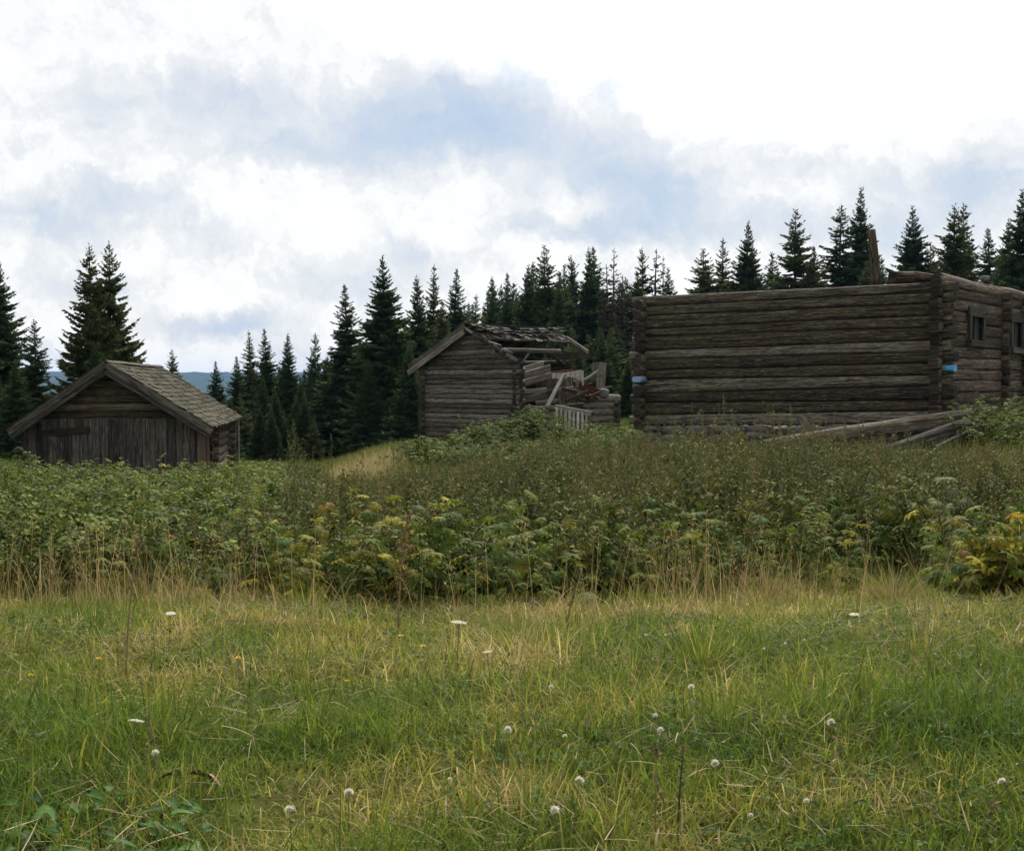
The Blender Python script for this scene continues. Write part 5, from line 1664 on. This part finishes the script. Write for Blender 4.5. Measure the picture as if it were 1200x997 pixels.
def flower(name, parts, px, py, hgt, label, group, sc=1.0, cat='flower'):
    Y = dist_for(px, py, hgt); p = at(px, py, Y)
    root = empty(name, p, label, cat, group)
    sc *= .76 if name == 'clover_flower' else .8
    root.scale = (sc * RNG.uniform(.85, 1.1), sc, sc * RNG.uniform(.75, 1.1)); root.rotation_euler = (RNG.normal(0, .3 if name == 'clover_flower' else .06), RNG.normal(0, .3 if name == 'clover_flower' else .1), RNG.random() * 6)
    for nm, me in parts:
        o = bpy.data.objects.new(nm, me); COL.objects.link(o); o.parent = root


gC = 'white clover heads in the meadow'
big = {(409, 928): 'white clover head in the grass at the bottom, left of the middle', (339, 948): 'browning clover head beside a dry leaf near the bottom',
       (679, 914): 'upper of two brown skirted white clover heads left of the rush stems', (650, 949): 'lower of two brown skirted white clover heads left of the rush stems',
       (774, 855): 'white clover head standing just above the brown rush stem', (838, 894): 'white clover head right of the dark rush stem',
       (1174, 915): 'white clover head near the right edge at the bottom', (595, 855): 'white clover head in the grass left of the centre line', (810, 805): 'lone white clover head in mid meadow right of centre',
       (974, 846): 'white clover head at the right of the mid meadow', (182, 882): 'small clover head on the pale straw stalk below the yarrow'}
for (px, py), lab in big.items():
    flower('clover_flower', CL, px, py, .12, lab, gC, RNG.uniform(.85, 1.05))
for (px, py) in [(662, 862), (768, 838), (920, 754), (895, 760), (757, 744), (780, 744), (876, 708), (1000, 720), (1096, 766), (1124, 728), (646, 805), (527, 913), (880, 955), (945, 938), (942, 750)]:
    flower('clover_flower', CL, px, py, .10, 'tiny white clover speck half hidden in the meadow grass', 'tiny white clovers in the meadow', RNG.uniform(.45, .68))
flower('yarrow', YA, 160, 843, .2, 'white yarrow umbel in the grass at the left', 'yarrow umbels', .68)
flower('yarrow', YA, 538, 728, .2, 'white yarrow umbel at the foot of the weed rim near the centre', 'yarrow umbels', 1.0)
flower('yarrow', YA, 1001, 719, .2, 'small white yarrow umbel by the grass tussock at the right', 'yarrow umbels', .7)
flower('yarrow', YA, 200, 718, .2, 'small white yarrow umbel in the tan grass at the left', 'yarrow umbels', .7)
flower('yarrow', YA, 571, 763, .2, 'tiny white yarrow umbel right of the rusty dock stalk', 'yarrow umbels', .5)
for px, py, lab in [(407, 798, 'bright yellow hawkbit flower in the meadow left of centre'), (470, 745, 'yellow hawkbit flower at the foot of the rusty dock stalk'), (116, 772, 'yellow hawkbit flower in the grass at the left'),
                    (36, 791, 'tiny yellow flower near the left edge'), (279, 771, 'tiny yellow flower between the tan grass and the centre'), (496, 757, 'tiny yellow flower just right of the dock stalk')]:
    flower('hawkbit_flower', HB, px, py, .13, lab, 'yellow flowers in the meadow', 1.0)


def dleaf(B, g):
    for dx, L, a in ((0, .06, .2), (.03, .05, -.3), (-.02, .04, 2.9)):
        B.inst(BROAD, g[None] + np.array([[dx, 0, .05]]), hdir(np.array([a]), .1), up_of(1, .5), np.array([L]), np.array([L]), np.array([L * 1.2]), rnd3(1))


lone('dead_leaf', 215, 2.62, 'curled dark brown dead leaf on the grass at the bottom left', [('leaf', 'deadleaf')], dleaf, 'leaf')

# ------------------------------------------------------------------ air
hz = bpy.data.meshes.new('haze')
x0, x1, y0_, y1_, z0_, z1_ = -8000, 8000, -8000, 8000, -60, 55
hz.from_pydata([(x, y, z) for z in (z0_, z1_) for y in (y0_, y1_) for x in (x0, x1)], [], [(0, 2, 3, 1), (4, 5, 7, 6), (0, 1, 5, 4), (2, 6, 7, 3), (0, 4, 6, 2), (1, 3, 7, 5)])
hm = bpy.data.materials.new('haze'); hm.use_nodes = True; nt = hm.node_tree; nt.nodes.clear()
pv = nt.nodes.new('ShaderNodeVolumePrincipled'); pv.inputs['Density'].default_value = .00008; pv.inputs['Color'].default_value = (.30, .54, 1.0, 1); pv.inputs['Density Attribute'].default_value = ''
out = nt.nodes.new('ShaderNodeOutputMaterial'); nt.links.new(pv.outputs[0], out.inputs['Volume'])
tag(link_mesh('haze', hz, hm), 'thin blue haze in the air', 'haze', None, 'stuff')

# ------------------------------------------------------------------ light and sky
SUN_EL, SUN_AZ = R(48), R(12)      # in front of the camera, a little to the right
wd_ = bpy.data.worlds.new('World'); scene.world = wd_; wd_.use_nodes = True
nt = wd_.node_tree; nt.nodes.clear(); L = nt.links.new
N = lambda t, **k: _node(nt, t, **k)
tc = N('ShaderNodeTexCoord')
sky = N('ShaderNodeTexSky', sky_type='NISHITA', sun_disc=False, sun_elevation=SUN_EL, sun_rotation=SUN_AZ)
nrm = N('ShaderNodeVectorMath', operation='NORMALIZE'); L(tc.outputs['Generated'], nrm.inputs[0])
D0 = nrm.outputs[0]


def math_(op, a, b=None, c=None, clamp=False):
    n = N('ShaderNodeMath', operation=op); n.use_clamp = clamp
    for i, v in enumerate((a, b, c)):
        if v is None: continue
        if isinstance(v, (int, float)): n.inputs[i].default_value = v
        else: L(v, n.inputs[i])
    return n.outputs[0]


def vm(op, a, b):
    n = N('ShaderNodeVectorMath', operation=op)
    for i, v in enumerate((a, b)):
        if isinstance(v, tuple): n.inputs[i].default_value = v
        else: L(v, n.inputs[i])
    return n


def noise(vec, scale, det=6, rough=.6, colour=False, dist=0.0):
    n = N('ShaderNodeTexNoise'); n.inputs['Scale'].default_value = scale; n.inputs['Detail'].default_value = det; n.inputs['Roughness'].default_value = rough; n.inputs['Distortion'].default_value = dist
    L(vec, n.inputs['Vector']); return n.outputs['Color' if colour else 0]


# billowy edges: push the direction about with noise
w1 = vm('SUBTRACT', noise(D0, 9, 6, .62, True), (.5, .5, .5)).outputs[0]
wsc = vm('MULTIPLY', w1, (.10, .05, .075)).outputs[0]
w2 = vm('SUBTRACT', noise(D0, 34, 7, .68, True), (.5, .5, .5)).outputs[0]
wsc2 = vm('MULTIPLY', w2, (.045, .02, .035)).outputs[0]
w3 = vm('SUBTRACT', noise(D0, 95, 5, .6, True), (.5, .5, .5)).outputs[0]
wsc2 = vm('ADD', wsc2, vm('MULTIPLY', w3, (.016, .006, .013)).outputs[0]).outputs[0]
Dw = vm('ADD', vm('ADD', D0, wsc).outputs[0], wsc2).outputs[0]
sx = N('ShaderNodeSeparateXYZ'); L(Dw, sx.inputs[0])
yc = math_('MAXIMUM', sx.outputs[1], .08)
cmb = N('ShaderNodeCombineXYZ'); L(math_('DIVIDE', sx.outputs[0], yc), cmb.inputs[0]); L(math_('DIVIDE', sx.outputs[2], yc), cmb.inputs[1])
UVd = cmb.outputs[0]


def spot(px, py, rx, ry, amp):
    u = (px - 600) / FPX; v = math.tan(math.atan((498.5 - py) / FPX) - PITCH)
    a = vm('SUBTRACT', UVd, (u, v, 0)).outputs[0]
    b = vm('MULTIPLY', a, (FPX / rx, FPX / ry, 0)).outputs[0]
    d = vm('DOT_PRODUCT', b, b).outputs['Value']
    return math_('MULTIPLY', math_('EXPONENT', math_('MULTIPLY', d, -1.0)), amp)


SP = [(560, 130, 105, 62, 1.0), (450, 150, 90, 50, .45), (790, 228, 75, 42, .85), (700, 185, 90, 35, .45), (1135, 215, 110, 48, .72), (265, 285, 70, 26, .5), (255, 386, 75, 16, .9),
      (220, 122, 140, 40, .6), (900, 270, 120, 26, .55), (1060, 280, 70, 30, .5), (60, 250, 110, 36, .42), (740, 110, 30, 22, .35), (350, 180, 150, 26, .4), (700, 262, 70, 14, .5), (50, 420, 60, 22, .5), (395, 330, 70, 26, .5), (180, 250, 60, 22, .4), (480, 300, 80, 20, .35), (120, 330, 90, 18, .35), (620, 265, 60, 16, .35), (930, 200, 90, 22, .4)]
tot = None
for s_ in SP:
    v = spot(*s_); tot = v if tot is None else math_('ADD', tot, v)
n_big = noise(D0, 5.0, 8, .62)
n_mid = noise(Dw, 15, 9, .64)
Dup = vm('ADD', Dw, (.012, 0, .022)).outputs[0]
relief = math_('SUBTRACT', n_mid, noise(Dup, 15, 9, .64))
n_hi = noise(Dw, 42, 6, .6)
Dup2 = vm('ADD', Dw, (.004, 0, .008)).outputs[0]
relief2 = math_('SUBTRACT', n_hi, noise(Dup2, 42, 6, .6))
grey = math_('ADD', math_('MULTIPLY', math_('SUBTRACT', n_big, .468), 1.05), math_('MULTIPLY', math_('SUBTRACT', n_mid, .5), .9))
rel = math_('ADD', math_('MULTIPLY', relief, -1.5), math_('MULTIPLY', relief2, -.45))
val = math_('ADD', math_('ADD', math_('MULTIPLY', tot, math_('ADD', .55, math_('MULTIPLY', n_mid, .9))), grey), rel)
# brightness round the hidden sun, dimmer away from it
sd_ = (math.sin(SUN_AZ) * math.cos(SUN_EL), math.cos(SUN_AZ) * math.cos(SUN_EL), math.sin(SUN_EL))
dt = vm('DOT_PRODUCT', D0, sd_).outputs['Value']
mr = N('ShaderNodeMapRange'); L(dt, mr.inputs[0]); mr.inputs[1].default_value = -.6; mr.inputs[2].default_value = 1.0; mr.inputs[3].default_value = 0; mr.inputs[4].default_value = 1
glow = math_('POWER', mr.outputs[0], 3.2)
val = math_('SUBTRACT', val, math_('MULTIPLY', math_('SUBTRACT', glow, .50), .55))
rp = ramp(nt, [(0.0, (1.12, 1.12, 1.12)), (.31, (1.0, 1.0, 1.0)), (.38, (.90, .91, .925)), (.52, (.77, .805, .855)), (.74, (.62, .70, .815)), (1.0, (.50, .625, .80))])
mr2 = N('ShaderNodeMapRange'); L(val, mr2.inputs[0]); mr2.inputs[1].default_value = -.36; mr2.inputs[2].default_value = 1.16; L(mr2.outputs[0], rp.inputs[0])
bright = math_('ADD', .55, math_('MULTIPLY', glow, 1.6))
# the part of the sky in view is brightly lit cloud, so its tone is carried by the ramp alone
fr = N('ShaderNodeMapRange'); L(dt, fr.inputs[0]); fr.inputs[1].default_value = .35; fr.inputs[2].default_value = .62; fr.interpolation_type = 'SMOOTHSTEP'
hi = N('ShaderNodeMapRange'); L(dt, hi.inputs[0]); hi.inputs[1].default_value = .80; hi.inputs[2].default_value = 1.0; hi.inputs[3].default_value = .76; hi.inputs[4].default_value = 3.0
bmix = N('ShaderNodeMix', data_type='FLOAT'); L(fr.outputs[0], bmix.inputs[0]); L(bright, bmix.inputs[2]); L(hi.outputs[0], bmix.inputs[3])
cl = vm('SCALE', rp.outputs[0], (0, 0, 0)); L(bmix.outputs[0], cl.inputs['Scale'])
cl10 = vm('SCALE', cl.outputs[0], (0, 0, 0)); cl10.inputs['Scale'].default_value = 10.0
mixs = N('ShaderNodeMix', data_type='RGBA'); mixs.inputs[0].default_value = .93; L(sky.outputs[0], mixs.inputs[6]); L(cl10.outputs[0], mixs.inputs[7])
bg = N('ShaderNodeBackground', Strength=.1); L(mixs.outputs[2], bg.inputs[0])
ow = N('ShaderNodeOutputWorld'); L(bg.outputs[0], ow.inputs[0])
wd_.cycles.sampling_method = 'MANUAL'; wd_.cycles.sample_map_resolution = 512

sl = bpy.data.lights.new('sun', 'SUN'); sl.energy = 3.4; sl.angle = R(11); sl.color = (1, .95, .87)
so = bpy.data.objects.new('sun', sl); COL.objects.link(so)
so.rotation_euler = Vector((-sd_[0], -sd_[1], -sd_[2])).to_track_quat('-Z', 'Y').to_euler()

vs = scene.view_settings
vs.view_transform = 'Standard'; vs.look = 'None'; vs.exposure = .40; vs.gamma = 1; vs.use_curve_mapping = False
cy = scene.cycles
cy.max_bounces = 6; cy.diffuse_bounces = 2; cy.glossy_bounces = 2; cy.transmission_bounces = 4; cy.volume_bounces = 1; cy.transparent_max_bounces = 8
cy.use_denoising = True; cy.use_adaptive_sampling = True; cy.adaptive_threshold = .006
cy.caustics_reflective = False; cy.caustics_refractive = False
